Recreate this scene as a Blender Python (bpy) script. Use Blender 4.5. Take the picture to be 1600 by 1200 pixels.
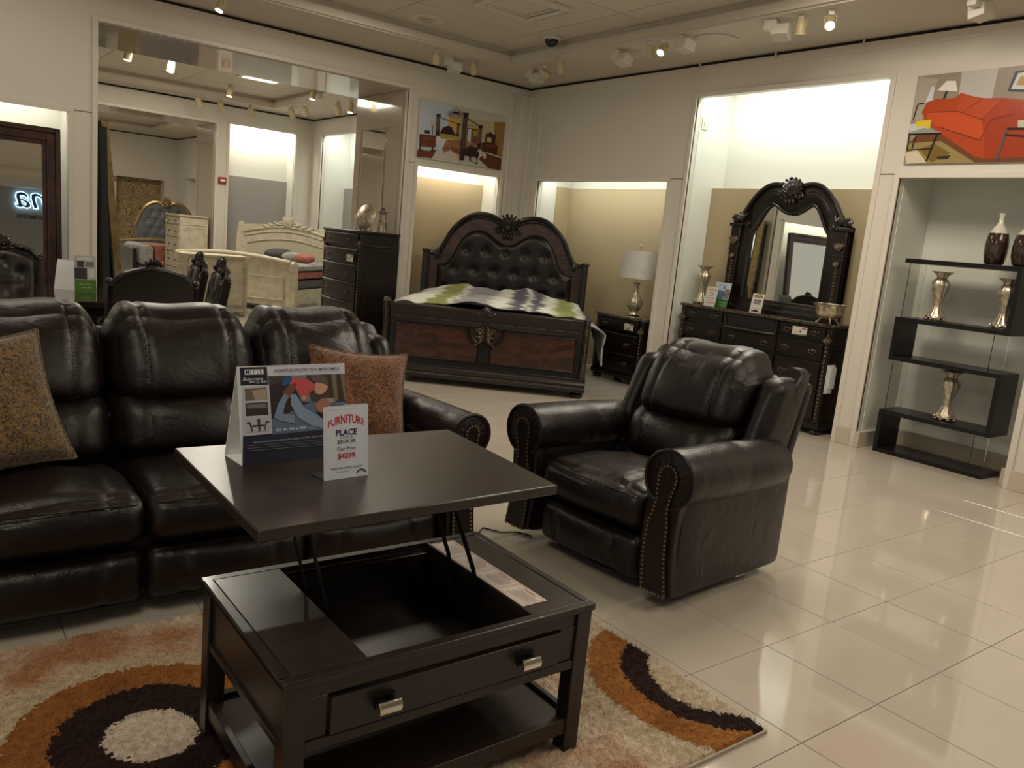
import bpy, bmesh, math, random
import numpy as np
from mathutils import Vector, Matrix, noise
random.seed(7); rng = np.random.default_rng(5)
PI = math.pi
for o in list(bpy.data.objects): bpy.data.objects.remove(o)
C = bpy.context.scene.collection
SC = bpy.context.scene

# ---------------------------------------------------------------- camera, world, exposure
yaw, pit, rol, H = 0.91250643, -0.17357812, 0.09549296, 1.48
Fv = Vector((math.cos(pit)*math.cos(yaw), math.cos(pit)*math.sin(yaw), math.sin(pit)))
rv = Fv.cross(Vector((0, 0, 1))).normalized(); uv = rv.cross(Fv)
R2 = math.cos(rol)*rv + math.sin(rol)*uv; U2 = -math.sin(rol)*rv + math.cos(rol)*uv
cd = bpy.data.cameras.new('camera'); cam = bpy.data.objects.new('camera', cd); C.objects.link(cam)
m = Matrix((R2, U2, -Fv)).transposed().to_4x4(); m.translation = (0, 0, H); cam.matrix_world = m
cd.sensor_width = 36; cd.lens = 1262.04/1600*36; cd.clip_end = 200; cd.clip_start = .05
SC.camera = cam
w = bpy.data.worlds.new('world'); SC.world = w; w.use_nodes = True
w.node_tree.nodes['Background'].inputs[0].default_value = (1.0, .91, .79, 1)
w.node_tree.nodes['Background'].inputs[1].default_value = .27
SC.view_settings.view_transform = 'Standard'; SC.view_settings.look = 'None'
SC.view_settings.exposure = 0.8; SC.view_settings.gamma = 1; SC.view_settings.use_curve_mapping = False
WARM = (1, .89, .72); NEUT = (1, .93, .78); COOL = (.93, 1, .93)
def area(loc, size, power, col, rot=(0, 0, 0)):
    l = bpy.data.lights.new('ceiling_area', 'AREA'); l.shape = 'RECTANGLE'; l.size, l.size_y = size
    l.energy = power; l.color = col
    o = bpy.data.objects.new('ceiling_area', l); o.location = loc; o.rotation_euler = rot; C.objects.link(o); return o
def spot(loc, target, power, col=NEUT, ang=50, blend=.6, r=.03):
    l = bpy.data.lights.new('track_spot', 'SPOT'); l.energy = power; l.color = col; l.spot_size = math.radians(ang)
    l.spot_blend = blend; l.shadow_soft_size = r
    o = bpy.data.objects.new('track_spot', l); o.location = loc
    o.rotation_euler = (Vector(target)-Vector(loc)).to_track_quat('-Z', 'Y').to_euler(); C.objects.link(o); return o
area((4.6, 3.2, 3.58), (1.2, 1.2), 44, WARM)  # this and the next area lights are added ambient fill without fixtures
area((3.6, 6.9, 3.58), (1.0, 1.0), 12, WARM)
area((.6, 6.8, 3.58), (1.2, 1.2), 16, WARM)
area((4.3, -.6, 3.58), (2.2, 1.6), 42, WARM)
area((3.6, 12.9, 3.58), (1.6, 1.6), 60, WARM)
area((3.2, 20.5, 3.58), (2.0, 2.0), 80, WARM)
area((-.4, 1.2, 3.58), (1.4, 1.4), 26, WARM)  # extra fill added to brighten the left of the rug, no fixture
spot((5.74, 3.98, 3.30), (2.7, 2.5, .5), 45, NEUT, 60)
spot((2.46, 8.06, 3.30), (1.2, 3.8, 1.0), 45, NEUT, 60)
spot((5.70, 5.60, 3.30), (3.8, 6.4, .8), 50, NEUT, 70)

# ---------------------------------------------------------------- materials
def nt(name):
    m = bpy.data.materials.new(name); m.use_nodes = True
    n = m.node_tree.nodes; return m, n, m.node_tree.links, n['Principled BSDF']
def mat(name, col, rough=.5, metal=0, bump=0, bs=60, var=0, vs=4, col2=None, coat=0, emit=0, spec=.5, stretch=(1, 1, 1), dist=0, trans=0, detail=4, gen=False):
    m, n, l, p = nt(name)
    p.inputs['Base Color'].default_value = (*col, 1); p.inputs['Roughness'].default_value = rough
    p.inputs['Metallic'].default_value = metal; p.inputs['Coat Weight'].default_value = coat
    p.inputs['Coat Roughness'].default_value = .12; p.inputs['Specular IOR Level'].default_value = spec
    if trans: p.inputs['Transmission Weight'].default_value = trans; p.inputs['IOR'].default_value = 1.45
    if emit: p.inputs['Emission Color'].default_value = (*col, 1); p.inputs['Emission Strength'].default_value = emit
    tc = n.new('ShaderNodeTexCoord'); mp = n.new('ShaderNodeMapping'); l.new(tc.outputs['Object'], mp.inputs[0])
    mp.inputs['Scale'].default_value = stretch
    if var or col2:
        no = n.new('ShaderNodeTexNoise'); no.inputs['Scale'].default_value = vs; no.inputs['Detail'].default_value = detail
        no.inputs['Distortion'].default_value = dist
        l.new(mp.outputs[0], no.inputs[0]); rp = n.new('ShaderNodeValToRGB')
        c2 = col2 or tuple(c*(1-var) for c in col)
        rp.color_ramp.elements[0].color = (*c2, 1); rp.color_ramp.elements[1].color = (*col, 1)
        rp.color_ramp.elements[0].position = .38; rp.color_ramp.elements[1].position = .62
        l.new(no.outputs[0], rp.inputs[0]); l.new(rp.outputs[0], p.inputs['Base Color'])
    if bump:
        nb = n.new('ShaderNodeTexNoise'); nb.inputs['Scale'].default_value = bs; nb.inputs['Detail'].default_value = 6
        l.new(mp.outputs[0], nb.inputs[0]); bu = n.new('ShaderNodeBump'); bu.inputs['Strength'].default_value = bump
        bu.inputs['Distance'].default_value = .01; l.new(nb.outputs[0], bu.inputs['Height']); l.new(bu.outputs[0], p.inputs['Normal'])
    return m
def leather(name, col, rough=.36):
    m, n, l, p = nt(name)
    p.inputs['Base Color'].default_value = (*col, 1); p.inputs['Roughness'].default_value = rough; p.inputs['Specular IOR Level'].default_value = .42
    tc = n.new('ShaderNodeTexCoord')
    a = n.new('ShaderNodeTexVoronoi'); a.inputs['Scale'].default_value = 260; l.new(tc.outputs['Object'], a.inputs[0])
    b = n.new('ShaderNodeTexNoise'); b.inputs['Scale'].default_value = 7; b.inputs['Detail'].default_value = 5; b.inputs['Distortion'].default_value = .8; l.new(tc.outputs['Object'], b.inputs[0])
    ad = n.new('ShaderNodeMath'); ad.operation = 'MULTIPLY_ADD'; l.new(a.outputs[0], ad.inputs[0]); ad.inputs[1].default_value = .05; l.new(b.outputs[0], ad.inputs[2])
    bu = n.new('ShaderNodeBump'); bu.inputs['Strength'].default_value = .5; bu.inputs['Distance'].default_value = .02
    l.new(ad.outputs[0], bu.inputs['Height']); l.new(bu.outputs[0], p.inputs['Normal'])
    r = n.new('ShaderNodeMapRange'); r.inputs['To Min'].default_value = rough-.08; r.inputs['To Max'].default_value = rough+.12
    l.new(b.outputs[0], r.inputs[0]); l.new(r.outputs[0], p.inputs['Roughness'])
    return m
def wood(name, c1, c2, rough=.3, sc=(2, 2, 22), coat=.15, vs=1.5):
    return mat(name, c1, rough, col2=c2, vs=vs, stretch=sc, coat=coat, dist=1.2, bump=.04, bs=30)
def vcol(name, rough=.6, bump=0, bs=80, sheen=0):
    m, n, l, p = nt(name); a = n.new('ShaderNodeAttribute'); a.attribute_name = 'Col'
    l.new(a.outputs['Color'], p.inputs['Base Color']); p.inputs['Roughness'].default_value = rough; p.inputs['Specular IOR Level'].default_value = .3 if rough < .8 else .12
    if sheen: p.inputs['Sheen Weight'].default_value = sheen
    if bump:
        tc = n.new('ShaderNodeTexCoord'); nb = n.new('ShaderNodeTexNoise'); nb.inputs['Scale'].default_value = bs
        l.new(tc.outputs['Object'], nb.inputs[0]); bu = n.new('ShaderNodeBump'); bu.inputs['Strength'].default_value = bump
        bu.inputs['Distance'].default_value = .01; l.new(nb.outputs[0], bu.inputs['Height']); l.new(bu.outputs[0], p.inputs['Normal'])
    return m
M = {}
M['wall'] = mat('wall_paint', (.68, .645, .575), .42, bump=.02, bs=120)
M['trim'] = mat('trim_paint', (.70, .65, .58), .3)
M['ceil'] = mat('ceiling_paint', (.58, .53, .45), .7)
M['niche'] = mat('niche_paint', (.74, .74, .68), .5)
M['gap'] = mat('shadow_gap_black', (.01, .01, .01), .6)
M['tan'] = mat('tan_wallpaper', (.50, .40, .24), .6, var=.25, vs=260, bump=.15, bs=240)
M['grayp'] = mat('grey_panel', (.33, .31, .30), .6)
M['gloss'] = mat('glossy_jamb_lacquer', (.44, .38, .30), .05, coat=.6)
M['tile'] = mat('glazed_floor_tile', (.53, .475, .40), .06, var=.08, vs=1.3, spec=.9)
M['grout'] = mat('floor_grout', (.12, .10, .08), .8)
M['base'] = mat('base_stone', (.56, .49, .39), .2)
M['lea'] = leather('dark_brown_leather', (.0085, .0045, .0042), .36)
M['lea2'] = leather('tufted_brown_leather', (.014, .009, .008), .28)
M['nail'] = mat('antique_brass_nails', (.30, .22, .13), .3, 1)
M['dwood'] = wood('espresso_wood', (.018, .010, .008), (.011, .0065, .0055), .34, (14, 1.5, 14), .05)
M['dtop'] = wood('espresso_top', (.026, .016, .012), (.018, .011, .008), .30, (2, 14, 2), .1)
M['black'] = mat('black_steel', (.012, .012, .012), .35, .6)
M['cherry'] = wood('cherry_veneer', (.070, .025, .011), (.022, .009, .005), .28, (3, 3, 9), .3)
M['cherd'] = wood('dark_cherry', (.011, .005, .003), (.005, .0025, .002), .32, (2, 2, 16), .06)
M['carv'] = mat('carved_dark_wood', (.022, .012, .008), .35, col2=(.012, .006, .004), vs=40, coat=.2)
M['carvg'] = mat('gilded_carving', (.16, .12, .07), .4, .3, col2=(.04, .025, .015), vs=60)
M['marble'] = mat('brown_marble', (.10, .075, .055), .12, col2=(.03, .018, .012), vs=22, detail=8, dist=1.5, coat=.3)
M['silver'] = mat('silver_leaf_vase', (.66, .59, .46), .34, .75, col2=(.36, .30, .21), vs=30, bump=.1, bs=120)
M['mir'] = mat('mirror_glass', (.88, .90, .86), .01, 1)
M['glass'] = mat('clear_acrylic', (.92, .95, .92), .02, trans=1)
M['shelf'] = mat('black_shelf_lacquer', (.006, .005, .005), .3, spec=.35)
M['cream'] = mat('cream_furniture_paint', (.62, .57, .43), .45, var=.2, vs=9)
M['creamd'] = mat('cream_panel_paint', (.50, .46, .33), .4)
M['gold'] = mat('aged_gold_frame', (.30, .22, .10), .32, .6, col2=(.20, .14, .06), vs=14, bump=.05, bs=60)
M['goldd'] = mat('dark_gold_frame', (.06, .045, .025), .4, .3)
M['white'] = mat('white_card', (.80, .80, .80), .5)
M['lampw'] = mat('track_light_white', (.62, .59, .52), .4)
M['lampb'] = mat('track_light_beige', (.52, .43, .26), .4)
M['lens'] = mat('lit_lamp_lens', (1, .93, .82), .3, emit=30)
M['lensoff'] = mat('unlit_lamp_lens', (.12, .10, .08), .15)
M['tube'] = mat('fluorescent_tube', (1, .98, .86), .3, emit=6)
M['brass'] = mat('nickel', (.75, .70, .60), .22, 1)
M['print'] = vcol('printed_card', .35)
M['paint'] = vcol('printed_photo', .3)
M['rug'] = vcol('shag_pile', .9, sheen=.03)
M['beddy'] = vcol('dyed_comforter', .8, .5, 55)
M['bedcl'] = mat('grey_bedding', (.42, .42, .40), .8, var=.4, vs=20)
M['bedred'] = mat('coral_bedding', (.42, .14, .10), .5, var=.3, vs=9, bump=.3, bs=20)
M['greyv'] = mat('grey_velvet', (.075, .078, .088), .55, var=.3, vs=6)
M['shade'] = mat('white_lamp_shade', (.66, .64, .60), .5, var=.1, vs=12, bump=.3, bs=25)
M['dark'] = mat('deep_black', (.006, .006, .006), .5)
M['red'] = mat('alarm_red', (.35, .03, .02), .4)
M['potw'] = mat('cream_glaze', (.70, .66, .56), .15, coat=.4)
M['potb'] = mat('dark_brown_glaze', (.035, .016, .012), .12, coat=.6)
M['smoke'] = mat('camera_dome', (.008, .008, .01), .08)

# ---------------------------------------------------------------- mesh builder
class B:
    def __init__(s): s.v = []; s.f = []; s.M = Matrix.Identity(4); s.col = None; s.fc = []
    def add(s, vs, fs, col=None):
        k = len(s.v); Mx = s.M
        s.v += [tuple(Mx @ Vector(p)) for p in vs]; s.f += [tuple(i+k for i in f) for f in fs]
        s.fc += [col]*len(fs)
    def box(s, x0, x1, y0, y1, z0, z1, col=None):
        s.add([(x, y, z) for z in (z0, z1) for x, y in ((x0, y0), (x1, y0), (x1, y1), (x0, y1))],
              [(3, 2, 1, 0), (4, 5, 6, 7), (0, 1, 5, 4), (1, 2, 6, 5), (2, 3, 7, 6), (3, 0, 4, 7)], col)
    def prism(s, pts, d0, d1, axis='y', col=None):
        n = len(pts)
        mk = {'y': lambda a, b, d: (a, d, b), 'x': lambda a, b, d: (d, a, b), 'z': lambda a, b, d: (a, b, d)}[axis]
        s.add([mk(a, b, d0) for a, b in pts]+[mk(a, b, d1) for a, b in pts],
              [tuple(range(n)), tuple(range(2*n-1, n-1, -1))]+[(i, i+n, (i+1) % n+n, (i+1) % n) for i in range(n)], col)
    def tube(s, path, r, n=8, close=False, caps=True, sq=(1, 1)):
        P = [Vector(p) for p in path]; N = len(P); vs = []; up = None
        for i, p in enumerate(P):
            if close: t = P[(i+1) % N]-P[i-1]
            else: t = P[min(i+1, N-1)]-P[max(i-1, 0)]
            t.normalize()
            if up is None: up = t.orthogonal().normalized() if abs(t.y) > .95 else Vector((0, 1, 0))
            a = (up - t*up.dot(t)).normalized(); b_ = t.cross(a); up = a
            rr = r[i] if hasattr(r, '__len__') else r
            vs += [tuple(p+a*math.cos(2*PI*k/n)*rr*sq[0]+b_*math.sin(2*PI*k/n)*rr*sq[1]) for k in range(n)]
        fs = []
        for i in range(N if close else N-1):
            j = (i+1) % N
            fs += [(i*n+k, i*n+(k+1) % n, j*n+(k+1) % n, j*n+k) for k in range(n)]
        if not close and caps: fs += [tuple(range(n-1, -1, -1)), tuple(range((N-1)*n, N*n))]
        s.add(vs, fs)
    def lathe(s, prof, n=20, c=(0, 0, 0), flute=None, caps=True, col=None):
        vs = []
        for i, (r, z) in enumerate(prof):
            for k in range(n):
                a = 2*PI*k/n; rr = r*(flute(a, z) if flute else 1)
                vs.append((c[0]+rr*math.cos(a), c[1]+rr*math.sin(a), c[2]+z))
        N = len(prof); fs = [(i*n+k, i*n+(k+1) % n, (i+1)*n+(k+1) % n, (i+1)*n+k) for i in range(N-1) for k in range(n)]
        if caps: fs += [tuple(range(n-1, -1, -1)), tuple(range((N-1)*n, N*n))]
        s.add(vs, fs, col)
    def ball(s, c, r, n=8, m_=6):
        r = r if hasattr(r, '__len__') else (r, r, r)
        vs = [(c[0], c[1], c[2]-r[2])]
        for i in range(1, m_):
            t = PI*i/m_
            vs += [(c[0]+r[0]*math.sin(t)*math.cos(2*PI*k/n), c[1]+r[1]*math.sin(t)*math.sin(2*PI*k/n), c[2]-r[2]*math.cos(t)) for k in range(n)]
        vs.append((c[0], c[1], c[2]+r[2])); L = len(vs)-1
        fs = [(0, 1+(k+1) % n, 1+k) for k in range(n)]
        for i in range(m_-2): fs += [(1+i*n+k, 1+i*n+(k+1) % n, 1+(i+1)*n+(k+1) % n, 1+(i+1)*n+k) for k in range(n)]
        fs += [(L, 1+(m_-2)*n+k, 1+(m_-2)*n+(k+1) % n) for k in range(n)]
        s.add(vs, fs)
    def cushion(s, x0, x1, y0, y1, z0, z1, r=.05, puff=(0, 0, 0), n=12, warp=None):
        cx, cy, cz = (x0+x1)/2, (y0+y1)/2, (z0+z1)/2; h = ((x1-x0)/2, (y1-y0)/2, (z1-z0)/2); r = min(r, *h)
        ts = [math.sin(PI/2*(-1+2*i/n))*.5+.5*(-1+2*i/n) for i in range(n+1)]
        vs = []; fs = []
        for ax in range(3):
            for sg in (-1, 1):
                k0 = len(vs)
                for a in ts:
                    for b_ in ts:
                        p = [0, 0, 0]; p[ax] = sg; p[(ax+1) % 3] = a; p[(ax+2) % 3] = b_
                        q = [p[i]*h[i] for i in range(3)]; c = [max(-(h[i]-r), min(h[i]-r, q[i])) for i in range(3)]
                        d = Vector([q[i]-c[i] for i in range(3)]); d = d.normalized()*r if d.length > 1e-9 else d
                        w_ = [c[i]+d[i] for i in range(3)]
                        for i in range(3):
                            o1, o2 = p[(i+1) % 3], p[(i+2) % 3]
                            w_[i] += p[i]*puff[i]*(1-o1*o1)*(1-o2*o2)
                        w_ = (w_[0]+cx, w_[1]+cy, w_[2]+cz)
                        vs.append(warp(*w_, *p) if warp else w_)
                for i in range(n):
                    for j in range(n):
                        q4 = (k0+i*(n+1)+j, k0+(i+1)*(n+1)+j, k0+(i+1)*(n+1)+j+1, k0+i*(n+1)+j+1)
                        fs.append(q4 if sg > 0 else q4[::-1])
        s.add(vs, fs)
    def field(s, x0, x1, zb, zt, dep, nx=30, nz=14, back=0.0):
        """upholstered / moulded front: surface at y=-dep(x,z,u,v), flat back at y=back"""
        vs = []; fs = []
        for i in range(nx+1):
            u = i/nx; x = x0+(x1-x0)*u; a, b_ = zb(x), zt(x)
            for j in range(nz+1):
                v = j/nz; z = a+(b_-a)*v; vs.append((x, -dep(x, z, u, v), z))
        K = len(vs); vs += [(p[0], back, p[2]) for p in vs]
        id_ = lambda i, j: i*(nz+1)+j
        for i in range(nx):
            for j in range(nz):
                q = (id_(i, j), id_(i+1, j), id_(i+1, j+1), id_(i, j+1)); fs.append(q); fs.append(tuple(K+t for t in q[::-1]))
        ring = [id_(i, 0) for i in range(nx)]+[id_(nx, j) for j in range(nz)]+[id_(i, nz) for i in range(nx, 0, -1)]+[id_(0, j) for j in range(nz, 0, -1)]
        for a, b_ in zip(ring, ring[1:]+ring[:1]): fs.append((b_, a, a+K, b_+K))
        s.add(vs, fs)
    def leaf(s, c, ang, L, W, T=.02, curl=.3):
        """a carved acanthus leaf in the local xz plane, growing from c at angle ang"""
        c = Vector(c); d = Vector((math.cos(ang), 0, math.sin(ang))); q = Vector((-math.sin(ang), 0, math.cos(ang)))
        pts = [c+d*(L*t)+q*(curl*L*t*t)+Vector((0, -T*math.sin(PI*min(1, t*1.1))*1.0, 0)) for t in (0, .2, .4, .6, .8, .95)]
        s.tube(pts, [W*.35, W*.8, W, W*.85, W*.6, W*.45], 6, sq=(T/W if W else 1, 1))
        s.ball(pts[-1]+Vector((0, -T*.5, 0)), W*.55, 6, 4)
def crest(b, c, w_, h, T=.03, n=7):
    """carved shell crest, centre bottom at c"""
    x, y, z = c
    for i in range(n):
        a = math.radians(20+140*i/(n-1)); L = (h*.62 if 0 < i < n-1 else h*.5)*(1+.15*math.sin(a))
        b.leaf((x, y, z+h*.34), a, min(L*.80, w_*.52), w_*.095, T, .12*(1 if i < n/2 else -1))
    b.ball((x, y-T*.7, z+h*.38), (w_*.15, T, h*.16), 10, 6); b.ball((x, y+T*.2, z+h*.40), (w_*.30, T*.7, h*.27), 14, 8)
    ring = [(x+w_*.2*math.cos(t), y-T, z+h*.38+h*.2*math.sin(t)) for t in np.linspace(0, 2*PI, 13)[:-1]]
    b.tube(ring, w_*.04, 6, close=True)
    for sx in (-1, 1):
        sp = [(x+sx*(w_*.30+w_*.14*(1-t/9)*math.cos(t)), y-T*.6, z+h*.28+h*.16*(1-t/9)*math.sin(t)) for t in np.linspace(0, 7, 14)]
        b.tube(sp, w_*.035, 6)
    for i in range(3): b.ball((x+(i-1)*w_*.13, y-T*.5, z+h*.1), (w_*.07, T*.8, h*.12), 8, 5)
def scroll(b, c, r, sx=1, y=0, th=.012, turns=1.4):
    b.tube([(c[0]+sx*r*(1-.75*t)*math.cos(t*turns*2*PI), y, c[1]+r*(1-.75*t)*math.sin(t*turns*2*PI)) for t in np.linspace(0, 1, 22)], th, 6)
    b.ball((c[0], y, c[1]), r*.28, 8, 5)

def mesh_of(name, b, mt, smooth=True, bev=0, seg=2, dbl=True, ang=40):
    me = bpy.data.meshes.new(name); me.from_pydata(b.v, [], b.f)
    if any(c is not None for c in b.fc):
        at = me.color_attributes.new('Col', 'FLOAT_COLOR', 'CORNER'); arr = []
        for p, c in zip(me.polygons, b.fc): arr += [*(c or (.5, .5, .5)), 1]*p.loop_total
        at.data.foreach_set('color', arr)
    else:
        bm = bmesh.new(); bm.from_mesh(me)
        if dbl: bmesh.ops.remove_doubles(bm, verts=bm.verts, dist=1e-5)
        bmesh.ops.recalc_face_normals(bm, faces=bm.faces); bm.to_mesh(me); bm.free()
    me.materials.append(mt)
    if smooth:
        me.polygons.foreach_set('use_smooth', [True]*len(me.polygons)); me.set_sharp_from_angle(angle=math.radians(ang))
    me.update(); return me
def obj(name, b, mt, parent=None, label=None, smooth=True, bev=0, ang=40, dbl=True, kind=None):
    o = bpy.data.objects.new(name, mesh_of(name, b, mt, smooth, dbl=dbl, ang=ang)); C.objects.link(o)
    if bev:
        md = o.modifiers.new('edge', 'BEVEL'); md.width = bev; md.segments = 2; md.limit_method = 'ANGLE'; md.angle_limit = math.radians(50)
    if parent: o.parent = parent
    if label: o['label'] = label
    if kind: o['kind'] = kind
    return o
def thing(name, label, cat, loc=(0, 0, 0), rz=0, group=None):
    o = bpy.data.objects.new(name, None); C.objects.link(o); o.location = loc; o.rotation_euler = (0, 0, rz)
    o.empty_display_size = .1; o['label'] = label; o['category'] = cat
    if group: o['group'] = group
    return o
def solo(name, b, mt, label, cat, group=None, **k):
    o = obj(name, b, mt, None, label, **k); o['category'] = cat
    if group: o['group'] = group
    return o
def struct(name, b, mt, parent=None, **k):
    k.setdefault('smooth', False); o = obj(name, b, mt, parent, **k)
    if parent is None: o['kind'] = 'structure'
    return o
def kids(o): return [c for c in bpy.data.objects if c.parent == o]
def copy_tree(o, loc=None, rz=None, label=None, group=None, parent=None, ks=None):
    c = o.copy(); C.objects.link(c)
    if parent: c.parent = parent; c.matrix_parent_inverse = o.matrix_parent_inverse
    if loc is not None: c.location = loc
    if rz is not None: c.rotation_euler = (0, 0, rz)
    if label: c['label'] = label
    if group: c['group'] = group
    for k in kids(o): copy_tree(k, parent=c)
    return c
def L(c): return c  # colours below are given linear
def srgb(r, g, b_): return tuple(((x/255+.055)/1.055)**2.4 if x > 10 else x/255/12.92 for x in (r, g, b_))

# text outlines -> 2D polygons
_tc = {}
def text_mesh(body, size=1, bold=0, shear=0, sx=1):
    key = (body, bold, shear)
    if key not in _tc:
        cu = bpy.data.curves.new('lettering', 'FONT'); cu.body = body; cu.size = 1; cu.offset = bold; cu.shear = shear
        cu.resolution_u = 2; cu.align_x = 'CENTER'
        ob = bpy.data.objects.new('lettering', cu); C.objects.link(ob); bpy.context.view_layer.update()
        dg = bpy.context.evaluated_depsgraph_get(); me = bpy.data.meshes.new_from_object(ob.evaluated_get(dg))
        _tc[key] = ([(v.co.x, v.co.y) for v in me.vertices], [tuple(p.vertices) for p in me.polygons])
        bpy.data.objects.remove(ob); bpy.data.curves.remove(cu); bpy.data.meshes.remove(me)
    v, f = _tc[key]; return [(x*size*sx, y*size) for x, y in v], f
class Print:
    """flat print: coloured shapes in a plane; local x right, z up, seen from -y; each layer 0.15 mm proud"""
    def __init__(s, w_, h, bg): s.b = B(); s.n = 0; s.w, s.h = w_, h; s.q = None; s.poly([(0, 0), (w_, 0), (w_, h), (0, h)], bg)
    def quad(s, q):    # four picture points TL,TR,BR,BL of the print, for tracing
        src = q; dst = [(0, s.h), (s.w, s.h), (s.w, 0), (0, 0)]; A = []; r = []
        for (x, y), (u, v) in zip(src, dst):
            A.append([x, y, 1, 0, 0, 0, -u*x, -u*y]); A.append([0, 0, 0, x, y, 1, -v*x, -v*y]); r += [u, v]
        s.q = np.append(np.linalg.solve(np.array(A, float), np.array(r, float)), 1).reshape(3, 3)
    def tr(s, pts):
        o = []
        for x, y in pts:
            v = s.q @ np.array([x, y, 1.0]); u, t = v[0]/v[2], v[1]/v[2]; o.append((min(max(u, 0), s.w), min(max(t, 0), s.h)))
        return o
    def poly(s, pts, col):
        y = -.00015*s.n; s.n += 1
        if s.n > 1 and len(pts) > 4:   # triangulate by fan through bmesh-safe tessellation
            from mathutils.geometry import tessellate_polygon
            tri = tessellate_polygon([[Vector((x, z, 0)) for x, z in pts]])
            s.b.add([(x, y, z) for x, z in pts], [tuple(t) for t in tri], col)
        else: s.b.add([(x, y, z) for x, z in pts], [tuple(range(len(pts)))], col)
    def t(s, pts, col): s.poly(s.tr(pts), srgb(*col))
    def rect(s, x, z, w_, h, col): s.poly([(x, z), (x+w_, z), (x+w_, z+h), (x, z+h)], col)
    def line(s, pts, wd, col):
        for (a, b_), (c, d) in zip(pts, pts[1:]):
            l_ = math.hypot(c-a, d-b_) or 1; nx, ny = -(d-b_)/l_*wd/2, (c-a)/l_*wd/2
            s.poly([(a+nx, b_+ny), (c+nx, d+ny), (c-nx, d-ny), (a-nx, b_-ny)], col)
    def tl(s, pts, wd, col): s.line(s.tr(pts), wd, srgb(*col))
    def text(s, body, x, z, size, col, bold=0, shear=0, sx=1, arch=0):
        v, f = text_mesh(body, size, bold, shear, sx); y = -.00015*s.n; s.n += 1
        hw = max(abs(a) for a, _ in v) or 1
        o = []
        for a, c in v:
            k = 1-(a/hw)**2
            o.append((x+a, y, z+c*(1+arch*k*1.2)+arch*size*k*1.0-(1-k)*arch*size*.0))
        s.b.add(o, f, col)
    def obj(s, name, parent=None, m=None, label=None): return obj(name, s.b, m or M['print'], parent, label, smooth=False)
def plate(name, pr, mt, parent, th=.002, m=None):
    """a print as a child sheet on its board"""
    return pr.obj(name, parent, m)

# ================================================================ SETTING
SX, SY, TX0, TY0 = .4576, .46187, 4.0859, 2.1578
XR, YL, ZC, ZU = 6.65, 8.8, 3.46, 3.61
b = B(); b.box(-5, 8.2, -3.2, 26, -.12, -.009)
floor = struct('floor', b, M['grout'])
tile_me = None
def project(x, y, z=0):
    v = Vector((x, y, z-H)); d = v.dot(Fv)
    return (800+1262.04*v.dot(R2)/d, 600-1262.04*v.dot(U2)/d, d) if d > .2 else (-9999, -9999, 9999)
cells = []
for i in range(-20, 10):
    for j in range(-12, 53):
        x, y = TX0+i*SX, TY0+j*SY
        if x+SX < -5 or y+SY < -3.2 or x > 8.1 or y > 25.8: continue
        px, py, d = project(x+SX/2, y+SY/2)
        vis = -60 < px < 1660 and -60 < py < 1290 and y < 10.2
        cells.append((0 if vis else 1, d, x, y))
cells.sort()
near = cells[:290]; rest = cells[290:]
bt = B(); g = .0014; c = .0012
def tilegeo(bb, x, y, sx, sy, dz=0):
    bb.add([(x+g, y+g, -.009), (x+sx-g, y+g, -.009), (x+sx-g, y+sy-g, -.009), (x+g, y+sy-g, -.009),
            (x+g, y+g, -c+dz), (x+sx-g, y+g, -c+dz), (x+sx-g, y+sy-g, -c+dz), (x+g, y+sy-g, -c+dz),
            (x+g+c, y+g+c, dz), (x+sx-g-c, y+g+c, dz), (x+sx-g-c, y+sy-g-c, dz), (x+g+c, y+sy-g-c, dz)],
           [(0, 1, 5, 4), (1, 2, 6, 5), (2, 3, 7, 6), (3, 0, 4, 7), (4, 5, 9, 8), (5, 6, 10, 9), (6, 7, 11, 10), (7, 4, 8, 11), (8, 9, 10, 11)])
tilegeo(bt, 0, 0, SX, SY); tile_me = mesh_of('tile', bt, M['tile'], False)
for _, _, x, y in near:
    o = bpy.data.objects.new('tile', tile_me); C.objects.link(o); o.location = (x, y, random.uniform(-.0004, .0003)); o.parent = floor
    o.rotation_euler = (random.gauss(0, .0004), random.gauss(0, .0004), 0)
bt = B()
for _, _, x, y in rest: tilegeo(bt, x, y, SX, SY)
struct('tile_field', bt, M['tile'], floor, kind='stuff', dbl=False)

# ceilings: perimeter band at ZC, raised centre at ZU with panels
def ceiling(name, x0, x1, y0, y1, ix0, ix1, iy0, iy1, jx, jy):
    b = B(); t = ZU+.30
    for a in ((x0, ix0, y0, y1), (ix1, x1, y0, y1), (ix0, ix1, y0, iy0), (ix0, ix1, iy1, y1)):
        if a[1] > a[0] and a[3] > a[2]: b.box(*a, ZC, t)
    root = struct(name, b, M['ceil'])
    b = B(); b.box(ix0, ix1, iy0, iy1, ZU+.012, t); struct('joint_backing', b, M['gap'], root)
    xs = sorted([ix0]+[v for v in jx if ix0 < v < ix1]+[ix1]); ys = sorted([iy0]+[v for v in jy if iy0 < v < iy1]+[iy1])
    for a, c_ in zip(xs, xs[1:]):
        for d, e in zip(ys, ys[1:]):
            b = B(); b.box(a+.005, c_-.005, d+.005, e-.005, ZU, ZU+.0115); struct('ceiling_panel', b, M['ceil'], root)
    b = B()      # picture-frame moulding on the step
    b.box(ix1-.03, ix1-.001, iy0, iy1, ZC+.015, ZC+.09); b.box(ix0, ix1-.03, iy1-.03, iy1-.001, ZC+.015, ZC+.09)
    struct('step_moulding', b, M['ceil'], root)
    return root
ceiling('ceiling', -5, XR+.62, -3.2, YL+1.35, -3.4, 5.68, -2.4, 7.92, [5.32-1.33*k for k in range(7)], [7.15-1.36*k for k in range(8)])
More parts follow.
